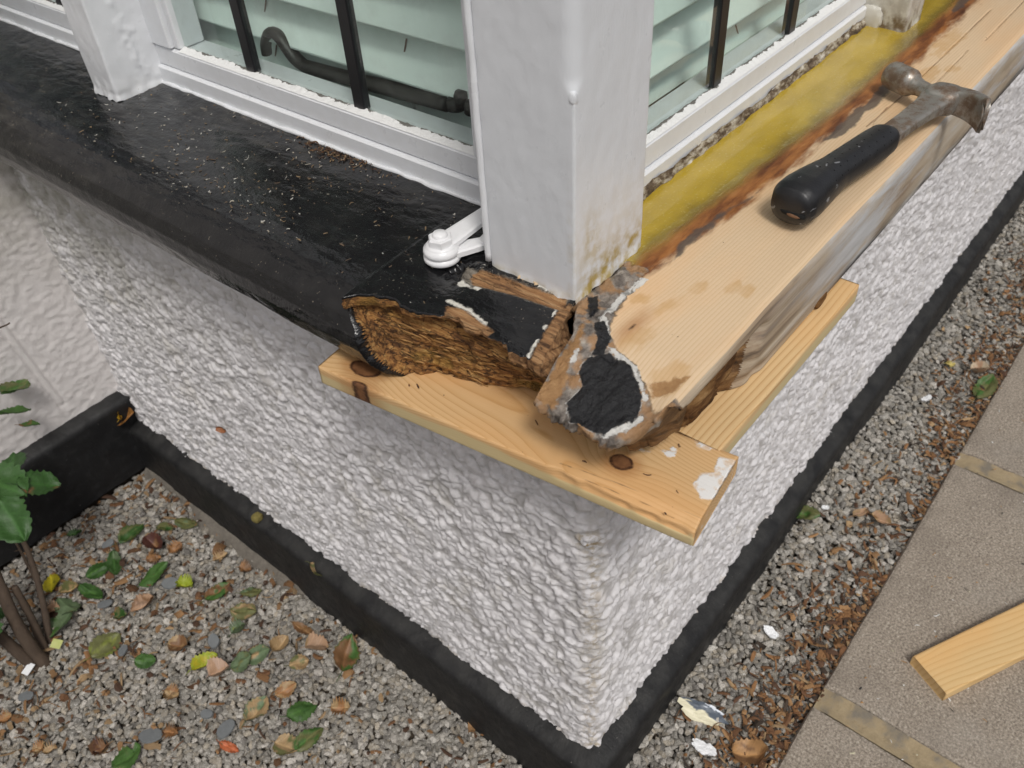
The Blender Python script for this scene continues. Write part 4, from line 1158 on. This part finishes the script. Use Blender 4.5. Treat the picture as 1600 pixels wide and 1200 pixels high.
# broad claw curving back towards the handle, broken off short
cl = spline([(.306, -.008, 0), (.306, -.024, 0), (.3025, -.037, 0), (.2955, -.0475, 0), (.2880, -.0545, 0)], 36)
T_ = np.gradient(cl, axis=0); T_ /= np.linalg.norm(T_, axis=1)[:, None]; Nn = np.cross(T_, (0, 0, 1))
rows = []
th = np.linspace(0, 2 * np.pi, 36, endpoint=False); ex = 6
cc = np.sign(np.cos(th)) * np.abs(np.cos(th)) ** (2 / ex); sc_ = np.sign(np.sin(th)) * np.abs(np.sin(th)) ** (2 / ex)
for i in range(36):
    f = i / 35; tk = .0105 - .0072 * f ** .8; hw = .0125 + .0060 * f
    c = cl[i] + np.array([0, 0, .0192])
    jag = .0035 * (f > .97) * vn(th * 3, th * 0 + 2)
    rows.append(c + Nn[i] * (tk * cc)[:, None] + np.array([0, 0, 1.]) * (hw * sc_)[:, None] + T_[i] * jag[:, None])
rows.append(np.repeat(rows[-1].mean(0)[None], 36, 0)); rows.insert(0, np.repeat(rows[0].mean(0)[None], 36, 0))
Cl = np.array(rows); b.add(Cl.reshape(-1, 3), gridF(len(rows), 36, False, True))
b.build('head', M_STEEL, hm, True, local=True)
# ---END-OF-PART2

# ================================================================== GRAVEL AND LITTER
phi = (1 + 5 ** .5) / 2
ICO_V = np.array([(-1, phi, 0), (1, phi, 0), (-1, -phi, 0), (1, -phi, 0), (0, -1, phi), (0, 1, phi), (0, -1, -phi), (0, 1, -phi), (phi, 0, -1), (phi, 0, 1), (-phi, 0, -1), (-phi, 0, 1)]) / math.sqrt(1 + phi * phi)
ICO_F = np.array([(0, 11, 5), (0, 5, 1), (0, 1, 7), (0, 7, 10), (0, 10, 11), (1, 5, 9), (5, 11, 4), (11, 10, 2), (10, 7, 6), (7, 1, 8), (3, 9, 4), (3, 4, 2), (3, 2, 6), (3, 6, 8), (3, 8, 9), (4, 9, 5), (2, 4, 11), (6, 2, 10), (8, 6, 7), (9, 8, 1)])
def rotm(n):
    q = rng.normal(size=(n, 4)); q /= np.linalg.norm(q, axis=1)[:, None]; w, x, y, z = q.T
    return np.stack([1 - 2 * (y * y + z * z), 2 * (x * y - z * w), 2 * (x * z + y * w), 2 * (x * y + z * w), 1 - 2 * (x * x + z * z), 2 * (y * z - x * w), 2 * (x * z - y * w), 2 * (y * z + x * w), 1 - 2 * (x * x + y * y)], -1).reshape(n, 3, 3)
def jgrid(x0, x1, y0, y1, d):
    X, Y = np.meshgrid(np.arange(x0, x1, d), np.arange(y0, y1, d), indexing='ij')
    return np.stack([X.ravel(), Y.ravel()], -1) + rng.uniform(-.48, .48, (X.size, 2)) * d
def bed(x, y):
    left = (x < XW - .026) & (y > -.3) & (y < YH - .024) & (x > -.80) & (x - y < .05)
    right = (y < YW - .022) & (y > -.260) & (x > -.16) & (x - y > -.05)
    return left | right
def scatter_stones(name, P, size, zoff, colf, flat=.7):
    n = len(P)
    R = rotm(n)
    base = ICO_V[None] * (1 + rng.uniform(-.30, .30, (n, 12, 1)))
    sc = size[:, None] * rng.uniform([.75, .6, .45], [1.25, 1.0, .85], (n, 3))
    V = np.einsum('nij,nkj->nki', R, base * sc[:, None, :])
    V[..., 2] *= flat
    V[..., :2] += P[:, None, :]
    V[..., 2] += (gz(P[:, 0], P[:, 1]) + zoff)[:, None]
    F = (ICO_F[None] + 12 * np.arange(n)[:, None, None]).reshape(-1, 3)
    c = np.repeat(colf(n, P)[:, None, :], 12, 1)
    return V.reshape(-1, 3), F, c.reshape(-1, 3)
def stone_cols(n, P):
    pal = np.array([(.40, .385, .36), (.30, .29, .27), (.50, .48, .455), (.36, .33, .285), (.22, .21, .20), (.44, .40, .34), (.58, .565, .54)])
    c = pal[rng.choice(7, n, p=[.25, .2, .17, .16, .08, .09, .05])] * rng.uniform(.62, 1.02, (n, 1)) * np.array([[1.0, .965, .91]])
    return c
VS, FS, CS, k0 = [], [], [], 0
for d, zo, s0, s1 in ((.0092, -.006, .0056, .0088), (.0090, -.0005, .0050, .0086), (.0150, .0035, .0046, .0082)):
    Pp = np.concatenate([jgrid(-.80, XW, -.3, YH, d), jgrid(-.16, 1.55, -.262, YW, d), jgrid(1.55, 2.4, -.262, YW, .0105)])
    Pp = Pp[bed(Pp[:, 0], Pp[:, 1])]
    n = len(Pp)
    V, F, c = scatter_stones('g', Pp, rng.uniform(s0, s1, n), zo + rng.uniform(-.002, .003, n), stone_cols)
    VS.append(V); FS.append(F + k0); CS.append(c); k0 += len(V)
tag(make('gravel', np.concatenate(VS), np.concatenate(FS), M_STONE, smooth=False, col=np.concatenate(CS)), kind='stuff')

# strips of bark and wood shavings, mostly beside the paving
def chips(name, P, L, Wd, cols, zoff, mat, curl=.6, tilt=.35, zf=None):
    n = len(P); K = 5
    a = rng.uniform(0, 2 * np.pi, n); t = np.linspace(-1, 1, K)
    Lx = L[:, None] * t[None]
    cz = rng.uniform(-curl, curl, n)[:, None] * L[:, None] * (t[None] ** 2 - .5)
    ya = rng.uniform(-.25, .25, n)[:, None] * L[:, None] * t[None] ** 2
    ww = Wd[:, None] * (1 - .35 * np.abs(t[None])) * rng.uniform(.7, 1.2, (n, K))
    th = Wd[:, None] * .28 + .0003
    V = np.stack([np.stack([Lx, ya + ww, cz + 0 * ww], -1), np.stack([Lx, ya * .9, cz + th], -1), np.stack([Lx, ya - ww, cz], -1)], 2)   # n,K,3,3
    tx = rng.normal(0, tilt, n)[:, None, None]; ty = rng.normal(0, tilt * .6, n)[:, None, None]
    z = V[..., 2] + V[..., 1] * np.tan(np.clip(tx, -1.2, 1.2)) + V[..., 0] * np.tan(np.clip(ty, -.9, .9))
    ca, sa = np.cos(a)[:, None, None], np.sin(a)[:, None, None]
    x = V[..., 0] * ca - V[..., 1] * sa; y = V[..., 0] * sa + V[..., 1] * ca
    base = gz(P[:, 0], P[:, 1]) if zf is None else zf(P[:, 0], P[:, 1])
    V = np.stack([x + P[:, 0][:, None, None], y + P[:, 1][:, None, None], z + (base + zoff)[:, None, None]], -1)
    g = gridF(K, 3)
    F = (g[None] + 3 * K * np.arange(n)[:, None, None]).reshape(-1, 4)
    c = np.repeat(cols[:, None], 3 * K, 1).reshape(-1, 3)
    return make(name, V.reshape(-1, 3), F, mat, smooth=False, col=c)
palw = np.array([(.27, .135, .055), (.18, .085, .038), (.34, .19, .085), (.11, .055, .030), (.40, .265, .14), (.065, .045, .032)])
n = 5200
x = rng.uniform(-.12, 2.0, n); tt = rng.beta(2.2, .9, n); y = -.095 - .162 * tt
den = .5 + .5 * vn(x * 7, y * 14) + .35 * (x < .45)
k = rng.uniform(0, 1, n) < np.clip(den * (.35 + .75 * tt), 0, 1)
Pp = np.stack([x, y], -1)[k]; Pp = Pp[bed(Pp[:, 0], Pp[:, 1])]; n = len(Pp)
tag(chips('wood_shavings', Pp, rng.gamma(1.6, .0026, n) + .0022, rng.gamma(2.0, .0009, n) + .0005, palw[rng.choice(6, n, p=[.26, .22, .2, .14, .08, .10])] * rng.uniform(.7, 1.15, (n, 1)), .008 + rng.uniform(-.002, .003, n), M_LIT), kind='stuff')
n = 2200
Pp = np.stack([rng.uniform(-.60, -.08, n), rng.uniform(-.05, YH - .03, n)], -1)
k = (rng.uniform(0, 1, n) < .25 + .55 * sst(.45, .95, Pp[:, 1]) + .3 * (vn(Pp[:, 0] * 9, Pp[:, 1] * 9) > .2)) & bed(Pp[:, 0], Pp[:, 1]); Pp = Pp[k]; n = len(Pp)
tag(chips('leaf_litter', Pp, rng.gamma(1.5, .0030, n) + .0018, rng.gamma(1.6, .0016, n) + .0006, np.concatenate([palw[:5] * .85])[rng.choice(5, n)] * rng.uniform(.6, 1.1, (n, 1)), .008 + rng.uniform(-.002, .002, n), M_LIT), kind='stuff')
# crumbs, seeds and flecks on the sills and paving
def sill_z(x, y): return .0035 - .008 * (.10 - x) / .185 + 0 * y
n = 560
cl_ = np.array([(-.03, .50), (.04, .41), (-.05, .46), (.0, .36), (.06, .30), (-.06, .40), (.0, .56), (-.07, .33)])
q = cl_[rng.choice(8, n)] + rng.normal(0, 1, (n, 2)) * (.019, .032)
q[:300] = np.stack([rng.uniform(-.09, .07, 300), rng.uniform(.05, .8, 300)], -1)
q = q[(q[:, 0] > -.085) & (q[:, 0] < .07) & (q[:, 1] > .10)]; n = len(q)
pc = np.array([(.40, .36, .29), (.55, .53, .48), (.26, .18, .10), (.16, .11, .07)])
o = chips('sill_debris', q, rng.gamma(1.6, .0006, n) + .0004, rng.uniform(.0003, .0009, n), pc[rng.choice(4, n)], rng.uniform(0, .0008, n), M_LIT, zf=sill_z); tag(o, kind='stuff')
n = 260
q = np.stack([.064 + rng.normal(0, .006, n), rng.normal(.375, .035, n)], -1); q = q[q[:, 0] < .071]; n = len(q)
o = chips('brown_crumbs', q, rng.gamma(2, .0006, n) + .0006, rng.uniform(.0004, .0011, n), palw[rng.choice([1, 3, 4, 5], n)] * .6, rng.uniform(.0002, .002, n), M_LIT, zf=sill_z); tag(o, kind='stuff')
n = 170
q = np.stack([rng.uniform(.0, 1.5, n), rng.uniform(-.60, -.27, n)], -1)
pc = np.array([(.78, .78, .76), (.03, .03, .03), (.42, .24, .10), (.6, .55, .4)])
o = chips('paint_specks', q, rng.gamma(1.8, .0011, n) + .0006, rng.uniform(.0004, .0016, n), pc[rng.choice(4, n, p=[.4, .15, .3, .15])], rng.uniform(.0004, .001, n), M_LIT, zf=lambda x, y: -.7492 + 0 * x, tilt=.1); tag(o, kind='stuff')
n = 24
q = np.stack([rng.uniform(-.1, .0, n), rng.uniform(-.16, .14, n)], -1)
o = chips('board_crumbs', q, rng.gamma(1.8, .0006, n) + .0006, rng.uniform(.0003, .0009, n), palw[rng.choice(4, n)] * .8, rng.uniform(.0002, .0006, n), M_LIT, zf=lambda x, y: -.0876 + 0 * x, tilt=.1); tag(o, kind='stuff')

# ---- slate chips
SL = [(-.212, .723, -49, 34, 22, 'grey slate chip beside the large green leaf'), (-.306, .784, -31, 26, 17, 'thin grey slate chip between the green leaves and the rose bush'),
      (-.338, .673, -43, 16, 24, 'grey slate chip touching the big yellow-green leaf'), (-.234, .568, -14, 21, 25, 'blue-grey slate chip above the yellow-green leaf with a crumpled petal'),
      (-.315, .429, 13, 34, 23, 'dark upright slate chip left of the half brown leaf'), (-.393, .510, -55, 38, 25, 'largest pale grey slate chip, above the bitten green leaf'),
      (-.479, .725, -43, 26, 18, 'grey slate chip alone near the lower left corner'), (-.318, .472, -47, 20, 16, 'small slate chip next to a brown curled scrap'), (-.232, .893, -20, 24, 16, 'slate chip near the dark plinth corner')]
for x, y, a, L, w, lab in SL:
    th = np.linspace(0, 2 * np.pi, 16, endpoint=False)
    r = 1 + .12 * rng.normal(size=16); r = (r + np.roll(r, 1) + np.roll(r, -1)) / 3
    zt = float(gz(x, y)) + .009
    ring = lambda k, z: np.column_stack([np.cos(th) * r * L / 2000 * k, np.sin(th) * r * w / 2000 * k, np.full(16, z)])
    V = np.concatenate([ring(.0, 0), ring(.9, 0), ring(1, .0015), ring(.93, .0042), ring(0, .0048)])
    ca, sa = math.cos(R_(a)), math.sin(R_(a))
    V = np.column_stack([V[:, 0] * ca - V[:, 1] * sa, V[:, 0] * sa + V[:, 1] * ca, V[:, 2] + V[:, 0] * rng.uniform(-.2, .2) + V[:, 1] * rng.uniform(-.2, .2)])
    o = make('slate_chip', V, gridF(5, 16, False, True), M_SLATE, smooth=False); o.location = (x, y, zt)
    tag(o, lab, 'slate chip', 'slate chips on the gravel')

# ---- leaves
def leaf_mesh(L, w, c1, c2, patch, curl=.3, fold=.25, seed=0, jag=.04, rnd=.8, bite=0.0, roll=0.0, wob=.055):
    nu, nv = 22, 13
    s = np.linspace(0, 1, nu)[:, None]; t = np.linspace(-1, 1, nv)[None, :]
    wd = np.sin(np.pi * np.clip(s, 0.004, .996) ** rnd) ** .58
    ser = 1 + jag * np.sign(np.sin(s * 44 + seed)) * (np.abs(t) > .8) + .10 * vn(s * 4 + seed, t * 0 + seed)
    if bite: ser = ser * (1 - bite * np.exp(-((s - .75) / .10) ** 2) * (t > .3))
    x = (s - .5) * L + 0 * t
    y = t * wd * ser * w / 2
    z = curl * L * (s - .5) ** 2 * 1.3 + fold * np.abs(y) * (1 + roll * np.abs(t) * 2) + wob * L * vn(s * 4 + seed, t * 2.2) + .0012 * np.cos((s * 9 - np.abs(t) * 2.4) * 2 * np.pi) * .5
    c = np.array(c1)[None, None] * np.ones((nu, nv, 1))
    f = sst(.5 - patch, .62 - patch, .5 + .5 * fbm(s * 3 + seed * 3.1, t * 1.6 + seed, o=4, s=seed))
    c = c * (1 - f[..., None]) + np.array(c2)[None, None] * f[..., None]
    vein = np.exp(-(t / .09) ** 2) + .45 * sst(.82, 1, np.cos((s * 9 - np.abs(t) * 2.4) * 2 * np.pi)) * (np.abs(t) < .9)
    c = c * (1 + .45 * np.clip(vein, 0, 1)[..., None])
    V = np.stack([x, y, z + 0 * x], -1)
    V2 = V.copy(); V2[..., 2] -= .0004
    V = np.concatenate([V.reshape(-1, 3), V2.reshape(-1, 3)]); c = np.concatenate([c.reshape(-1, 3), c.reshape(-1, 3) * .85])
    g = gridF(nu, nv)
    st = []
    F = np.concatenate([g, g[:, ::-1] + nu * nv])
    # petiole
    tv, tf = tube([(-.5 * L, 0, V[nu * nv // 1 - 1, 2] * 0 + curl * L * .32), (-.62 * L, .02 * L, curl * L * .25), (-.74 * L, .05 * L, .0005)], [.0006, .0006, .0005], 5)
    return np.concatenate([V, tv]), np.concatenate([F, tf + len(V)]), np.concatenate([c, np.tile(np.array(c1) * .8, (len(tv), 1))])
GD, GM, GP = (.032, .082, .016), (.055, .125, .026), (.115, .165, .085)
YG, YL, LM = (.20, .235, .045), (.42, .36, .02), (.30, .36, .03)
OL, TN, TP, BR, OR, MR = (.13, .135, .050), (.36, .245, .125), (.42, .265, .165), (.185, .095, .042), (.29, .145, .058), (.085, .032, .024)
LV = [  # x, y, angle, length mm, width mm, colour, second colour, share of second, label
 (-.218, .764, -15, 54, 31, GD, GM, .1, 'large dark green leaf at the middle of the left gravel bed'),
 (-.192, .877, 8, 48, 28, GD, OL, .0, 'glossy green leaf nearest the plinth corner, under a brown one'),
 (-.275, .857, -16, 38, 27, GD, GM, -.1, 'dark green rounded leaf with a narrow leaf touching its right end'),
 (-.250, .841, -119, 48, 23, GD, GP, -.05, 'narrow dark green leaf standing on end between two wider leaves'),
 (-.307, .821, -79, 51, 22, GD, GM, 0, 'dark green leaf below the rounded pair, beside the thin slate chip'),
 (-.342, .900, -113, 43, 27, YL, GD, -.22, 'bright yellow leaf with a green edge next to the rose stems'),
 (-.349, .829, -82, 49, 30, GP, OL, -.1, 'pale grey-green leaf overlapping a bigger one by the rose bush'),
 (-.376, .805, -156, 45, 41, GP, GM, 0, 'broad grey-green leaf with a clear midrib below the pale one'),
 (-.350, .706, 5, 47, 38, YG, OL, .02, 'big yellow-green leaf with an olive blotch, left of centre'),
 (-.326, .625, -48, 29, 23, GM, GD, 0, 'small bright green leaf lying alone on clean gravel'),
 (-.200, .691, -70, 25, 20, LM, YL, -.1, 'small lime leaf next to the slate chip'),
 (-.269, .542, -10, 38, 28, LM, YL, .05, 'yellow and lime leaf beside a crumpled pinkish petal'),
 (-.171, .641, -3, 42, 24, GM, BR, -.02, 'green and brown spotted leaf midway to the plinth'),
 (-.135, .595, -34, 31, 22, OL, GP, 0, 'olive leaf near the plinth with another folded beneath it'),
 (-.168, .572, -59, 41, 30, OL, TN, -.1, 'folded olive-grey leaf right below the other olive leaf'),
 (-.230, .498, -27, 33, 32, GP, OL, 0, 'grey-green left leaf of an overlapping pair in mid gravel'),
 (-.205, .487, -31, 36, 28, GP, TN, -.1, 'grey-green right leaf of an overlapping pair with a brown tip'),
 (-.173, .472, 12, 31, 25, TN, BR, -.15, 'tan oval leaf right of the overlapping green pair'),
 (-.139, .420, -49, 33, 25, TP, TN, -.1, 'pinkish tan oval leaf close to the plinth'),
 (-.117, .373, 31, 56, 35, GM, BR, .08, 'long green leaf mottled brown beside the black plinth'),
 (-.266, .412, 8, 40, 33, GP, TN, .08, 'leaf half green and half brown near the bottom edge'),
 (-.222, .359, -18, 42, 27, GM, GD, -.1, 'fresh green leaf right of the half brown leaf'),
 (-.245, .316, -2, 46, 23, OL, GM, 0, 'long olive folded leaf at the bottom of the gravel bed'),
 (-.275, .332, -70, 35, 30, TN, OL, 0, 'tan leaf tucked against the long olive leaf'),
 (-.433, .510, -12, 40, 38, GM, OL, .03, 'bitten green leaf at the bottom left edge'),
 (-.267, .716, -18, 37, 26, BR, TP, .05, 'brown curled leaf under the lime leaf and slate chip'),
 (-.180, .816, -85, 41, 25, MR, BR, -.1, 'dark maroon leaf by the plinth corner'),
 (-.161, .781, 0, 23, 21, OR, BR, -.1, 'small orange-brown curled leaf right of the maroon leaf'),
 (-.518, .717, -23, 18, 20, OR, TN, 0, 'orange leaf scrap at the left edge of the gravel'),
 (-.508, .626, -20, 19, 15, OR, TN, .1, 'orange-tan leaf scrap, left one of two at the bottom left'),
 (-.500, .611, -31, 18, 15, TN, OR, 0, 'tan leaf scrap, right one of two at the bottom left'),
 (-.276, .604, -53, 28, 25, TN, BR, .1, 'dry tan leaf curled into a ring'),
 (-.122, .699, -24, 24, 18, TN, BR, -.1, 'tan leaf close to the concrete strip under the plinth'),
 (-.113, .641, -53, 20, 18, OR, BR, 0, 'orange-brown scrap tight against the plinth foot'),
 (-.199, .796, -28, 22, 20, OR, BR, 0, 'rusty orange leaf above the large dark green leaf'),
 (-.145, .839, -65, 28, 21, OL, GD, 0, 'olive leaf tucked behind the orange-brown curled leaf'),
 (-.114, .817, -62, 39, 28, GP, OL, .1, 'dull grey-olive leaf against the foot of the plinth'),
 (-.329, .401, -71, 28, 13, (.44, .12, .045), BR, -.1, 'thin red-orange leaf near the bottom edge'),
 (-.173, .424, -25, 28, 24, OL, TN, .1, 'brown-olive leaf between the two tan ovals and the bottom'),
 (-.196, .550, -8, 23, 17, GP, YG, 0, 'small pale green leaf above the overlapping pair'),
 (-.262, .512, -27, 29, 28, (.52, .37, .28), TP, 0, 'crumpled pinkish dry petal beside the yellow leaf'),
 (-.334, .542, -65, 20, 18, OR, TN, .1, 'orange crumbled leaf below the curled ring'),
 (-.216, .402, -22, 31, 22, OR, TN, .05, 'orange-tan crumpled leaf above the fresh green leaf'),
 (-.183, .313, -48, 26, 19, TN, OR, .1, 'tan crumbled leaf at the bottom near the plinth'),
 (-.448, .550, -32, 19, 21, BR, MR, 0, 'round brown leaf above the bitten green leaf'),
 (-.369, .489, -58, 20, 19, BR, OR, .1, 'brown scrap right of the largest slate chip'),
 (-.369, .845, -29, 20, 17, TP, BR, 0, 'pinkish brown leaf above the broad grey-green leaf'),
 (-.330, .857, -19, 27, 20, TN, OL, .1, 'faded tan leaf behind the pale grey-green leaf'),
 (-.303, .732, -43, 18, 15, OL, GD, .1, 'tiny round olive leaf above the small bright green leaf'),
 (-.257, .965, -24, 22, 14, GD, GM, 0, 'small green leaf at the back beside the dark house plinth'),
 (-.128, .464, -82, 42, 13, (.22, .12, .05), BR, .1, 'brown strip of bark close to the plinth'),
 (.529, -.098, -74, 44, 26, GM, OL, 0, 'curled green leaf at the foot of the right plinth'),
 (.604, -.202, -91, 30, 19, TN, TP, 0, 'tan leaf among shavings near the paving edge'),
 (.588, -.169, -17, 34, 14, TP, TN, 0, 'narrow pinkish tan leaf in the right gravel'),
 (1.043, -.236, -6, 62, 30, OL, GM, .1, 'green leaf leaning on the far paving edge'),
 (1.081, -.214, -63, 30, 24, (.55, .46, .33), TP, .1, 'cream broken leaf touching the far green leaf'),
 (1.075, -.155, -41, 20, 9, (.55, .46, .16), TN, -.1, 'small yellow leaf in the far right gravel'),
 (.110, -.221, -55, 43, 34, (.42, .235, .10), BR, .05, 'large crumpled orange-brown leaf against the near paving slab'),
]
for i, (x, y, a, L, w, c1, c2, pt, lab) in enumerate(LV):
    dry = c1 in (TN, TP, BR, OR, MR) or L < 27 or 'crumpled' in lab or 'broken' in lab
    V, F, c = leaf_mesh(L / 1000 * 1.14, w / 1000 * 1.16, c1, c2, pt, curl=(rng.uniform(.2, 1.0) if dry else rng.uniform(-.15, .45)), fold=(rng.uniform(.2, 1.0) if dry else rng.uniform(-.15, .45)), jag=(.34 if L < 27 else .07), wob=(.13 if L < 27 else .06), seed=i + 1, rnd=rng.uniform(.75, 1.0), bite=.75 if 'bitten' in lab else 0, roll=rng.uniform(0, .5) if dry else 0)
    o = make('fallen_leaf', V, F, M_LEAF, col=c)
    zmin = V[:, 2].min()
    o.location = (x, y, float(gz(x, y)) + .0105 - max(zmin, -.004) * .6)
    o.rotation_euler = (rng.normal(0, .2), rng.normal(0, .2), R_(a))
    tag(o, lab, 'leaf', 'fallen leaves on the gravel')
# leaves and bits caught on the wall and plinth
def stuck(name, loc, rot, L, w, c1, c2, lab, cat='leaf', **k):
    V, F, c = leaf_mesh(L, w, c1, c2, .0, seed=len(lab), **k)
    o = make(name, V, F, M_LEAF, col=c); o.location = loc; o.rotation_euler = rot
    tag(o, lab, cat, 'leaves caught on the wall'); return o
stuck('fallen_leaf', (-.068, 1.000, -.668), (R_(20), R_(-38), R_(-62)), .058, .034, (.30, .135, .035), OR, 'dry orange-brown leaf caught in the inner corner on top of the plinth', curl=.35, fold=.5)
stuck('fallen_leaf', (-.080, 1.008, -.655), (R_(80), R_(10), R_(60)), .040, .014, (.60, .36, .02), OR, 'thin yellow leaf standing upright in the inner plinth corner', curl=.2, fold=.4)
stuck('fallen_leaf', (-.073, .462, -.700), (R_(-35), R_(28), R_(-80)), .036, .024, OL, TN, 'olive and tan leaf lying on the sloping plinth top', curl=.4, fold=.2)
stuck('leaf_scrap', (-.0555, .640, -.492), (R_(70), R_(5), R_(-75)), .018, .011, (.30, .115, .045), BR, 'reddish brown leaf scrap stuck to the pebbly wall', 'leaf scrap', curl=.9, fold=.9)
b = MB(); b.add(*lump((-.066, .620, -.686), (.0095, .0085, .0075), 11, 14)); mm = Mat('moss', .9); mm.color(mm.mix(mm.noise(200, 4), (.10, .085, .02), (.25, .20, .06))).bump(mm.noise(300, 4), .002, 1)
tag(b.build('moss_ball', mm.m, None, True), 'round olive moss ball sitting on the plinth edge', 'moss')
# scraping debris from the old paint on the right gravel
def flake(name, x, y, a, L, w, lab, mat, seed, layered):
    nu, nv = 18, 12
    s = np.linspace(-1, 1, nu)[:, None]; t = np.linspace(-1, 1, nv)[None, :]
    ed = 1 + .22 * fbm(s * 2 + seed, t * 2 + seed, o=4)
    X_ = s * L / 2 * ed * np.sqrt(1 - .45 * t * t); Y_ = t * w / 2 * ed * np.sqrt(1 - .55 * s * s)
    Z_ = .006 * (s * .4) ** 2 + .0022 * fbm(s * 2.5 + seed, t * 2.5, o=4)
    lay = (.25 * t + .12 * s + .16 * fbm(s * 3 + seed, t * 3, o=4) - .02) if layered else 0 * s * t - 1
    top_ = np.stack([X_, Y_, Z_ + .0022], -1).reshape(-1, 3); bot = np.stack([X_ * .97, Y_ * .97, Z_], -1).reshape(-1, 3)
    g = gridF(nu, nv); N = nu * nv
    rim = [i * nv for i in range(nu)] + [(nu - 1) * nv + j for j in range(1, nv)] + [i * nv + nv - 1 for i in range(nu - 2, -1, -1)] + [j for j in range(nv - 2, 0, -1)]
    rim = np.array(rim); r2 = np.roll(rim, -1)
    F = np.concatenate([g, g[:, ::-1] + N, np.stack([rim, rim + N, r2 + N, r2], -1)])
    o = make(name, np.concatenate([top_, bot]), F, mat, attrs={'layer': np.concatenate([lay.ravel(), lay.ravel()])}, smooth=False)
    o.location = (x, y, float(gz(x, y)) + .011); o.rotation_euler = (rng.normal(0, .15), rng.normal(0, .15), R_(a))
    tag(o, lab, 'paint flake', 'paint flakes scraped onto the gravel')
flake('paint_flake', .121, -.136, -72, .070, .030, 'large cream paint flake with a blue-white edge on the right gravel', M_FLAKE, 3, True)
flake('paint_flake', .078, -.163, -83, .036, .018, 'white ragged paint flake below the cream one', M_WFLAKE, 8, False)
flake('paint_flake', .299, -.153, -96, .026, .015, 'small bright white paint flake midway along the right gravel', M_WFLAKE, 12, False)
flake('paint_flake', .952, -.156, -40, .022, .013, 'tiny white paint flake in the far right gravel', M_WFLAKE, 17, False)
flake('paint_flake', .560, -.120, -60, .013, .009, 'pale speck of paint near the green leaf by the right plinth', M_WFLAKE, 21, False)

# ================================================================== ROSE BUSH at the left edge
bush = empty('rose_bush', (-.435, .80, -.81))
tag(bush, 'thorny rose bush with woody stems and glossy green leaves at the left edge', 'bush')
def stem(pts, r0, r1, name='stem'):
    S = spline(pts, 40); b = MB(); V, F = tube(S, np.linspace(r0, r1, 40) * (1 + .10 * vn(np.arange(40) * .7, np.zeros(40))), 9); b.add(V, F)
    for k in range(3, 37, 7):
        d = rng.normal(size=3); d /= np.linalg.norm(d); d[2] = abs(d[2]) * .3
        V, F = tube([S[k], S[k] + d * (r0 + .002), S[k] + d * (r0 + .0065)], [.0016, .0012, .0002], 5); b.add(V, F)
    return b.build(name, M_BARK, bush, True)
stem([(-.432, .760, -.83), (-.426, .80, -.74), (-.400, .86, -.66), (-.372, .90, -.56), (-.352, .93, -.47)], .011, .006)
stem([(-.424, .775, -.83), (-.404, .815, -.76), (-.394, .84, -.70)], .0075, .0055)
stem([(-.420, .780, -.83), (-.380, .83, -.775), (-.345, .885, -.70), (-.335, .91, -.62), (-.330, .91, -.545)], .006, .0035)
stem([(-.440, .765, -.83), (-.452, .80, -.74), (-.462, .83, -.60), (-.44, .86, -.48)], .010, .006)
stem([(-.412, .79, -.82), (-.372, .86, -.79), (-.352, .92, -.745), (-.342, .955, -.70)], .0035, .0020, 'twig')
stem([(-.34, .94, -.47), (-.22, .985, -.375), (-.170, .99, -.368)], .0022, .0012, 'twig')
def bleaf(loc, rot, L, w, c1, c2, pt, seed):
    V, F, c = leaf_mesh(L, w, c1, c2, pt, curl=.10, fold=.28, seed=seed, jag=.07, rnd=.88)
    M = Matrix.LocRotScale(Vector(loc), __import__('mathutils').Euler(rot), None)
    V = V @ np.array(M)[:3, :3].T + np.array(M)[:3, 3]
    make('leaf', V, F, M_LEAF, bush, col=c)
GB = (.030, .085, .017)
for k, (loc, rz, L, w, cc, pt) in enumerate([
    ((-.287, .925, -.560), 60, .066, .052, GB, -.3), ((-.322, .875, -.545), -70, .082, .070, (.036, .098, .020), -.3), ((-.283, .850, -.560), -25, .060, .052, GB, -.12),
    ((-.345, .815, -.560), -100, .075, .058, (.034, .092, .020), -.3), ((-.360, .905, -.545), 130, .075, .06, GB, -.3),
    ((-.210, 1.0, -.485), 20, .052, .040, OL, .1), ((-.232, .985, -.515), -10, .046, .036, GM, 0), ((-.225, .975, -.545), -40, .03, .022, BR, .2),
    ((-.455, .85, -.66), -60, .060, .05, GB, -.2), ((-.47, .80, -.70), -120, .07, .055, GB, -.2), ((-.445, .86, -.74), -30, .05, .04, GB, -.2), ((-.49, .80, -.62), -90, .07, .05, GB, -.2)]):
    L *= 1.06; w *= 1.08
    bleaf(loc, (R_(rng.uniform(-22, 22)), R_(rng.uniform(8, 30)), R_(rz)), L, w, cc, BR if k == 2 else GM, pt, 60 + k)
# torn plant label at its foot
tg = empty('plant_label', (-.43, .77, -.80)); tag(tg, 'torn white and yellow-green plant label at the foot of the rose bush', 'plant label')
b = MB(); V, F = bbox(-.024, -.004, -.006, .007, 0, .0012, .0004); V = V @ np.array([[.9, .35, .1], [-.35, .9, .1], [-.1, -.1, 1.]]) + np.array([-.440, .770, -.795]); b.add(V, F); b.build('white_tag', M_WFLAKE, tg)
mm = Mat('lime_tag', .4); mm.color(mm.mix(mm.noise(160, 4), (.38, .44, .10), (.62, .62, .30)))
b = MB(); V, F = bbox(-.008, .008, -.008, .008, 0, .0012, .0004); V = V @ np.array([[.8, .55, .1], [-.55, .8, .3], [-.1, -.3, 1.]]) + np.array([-.400, .770, -.795]); b.add(V, F); b.build('lime_tag', mm.m, tg)
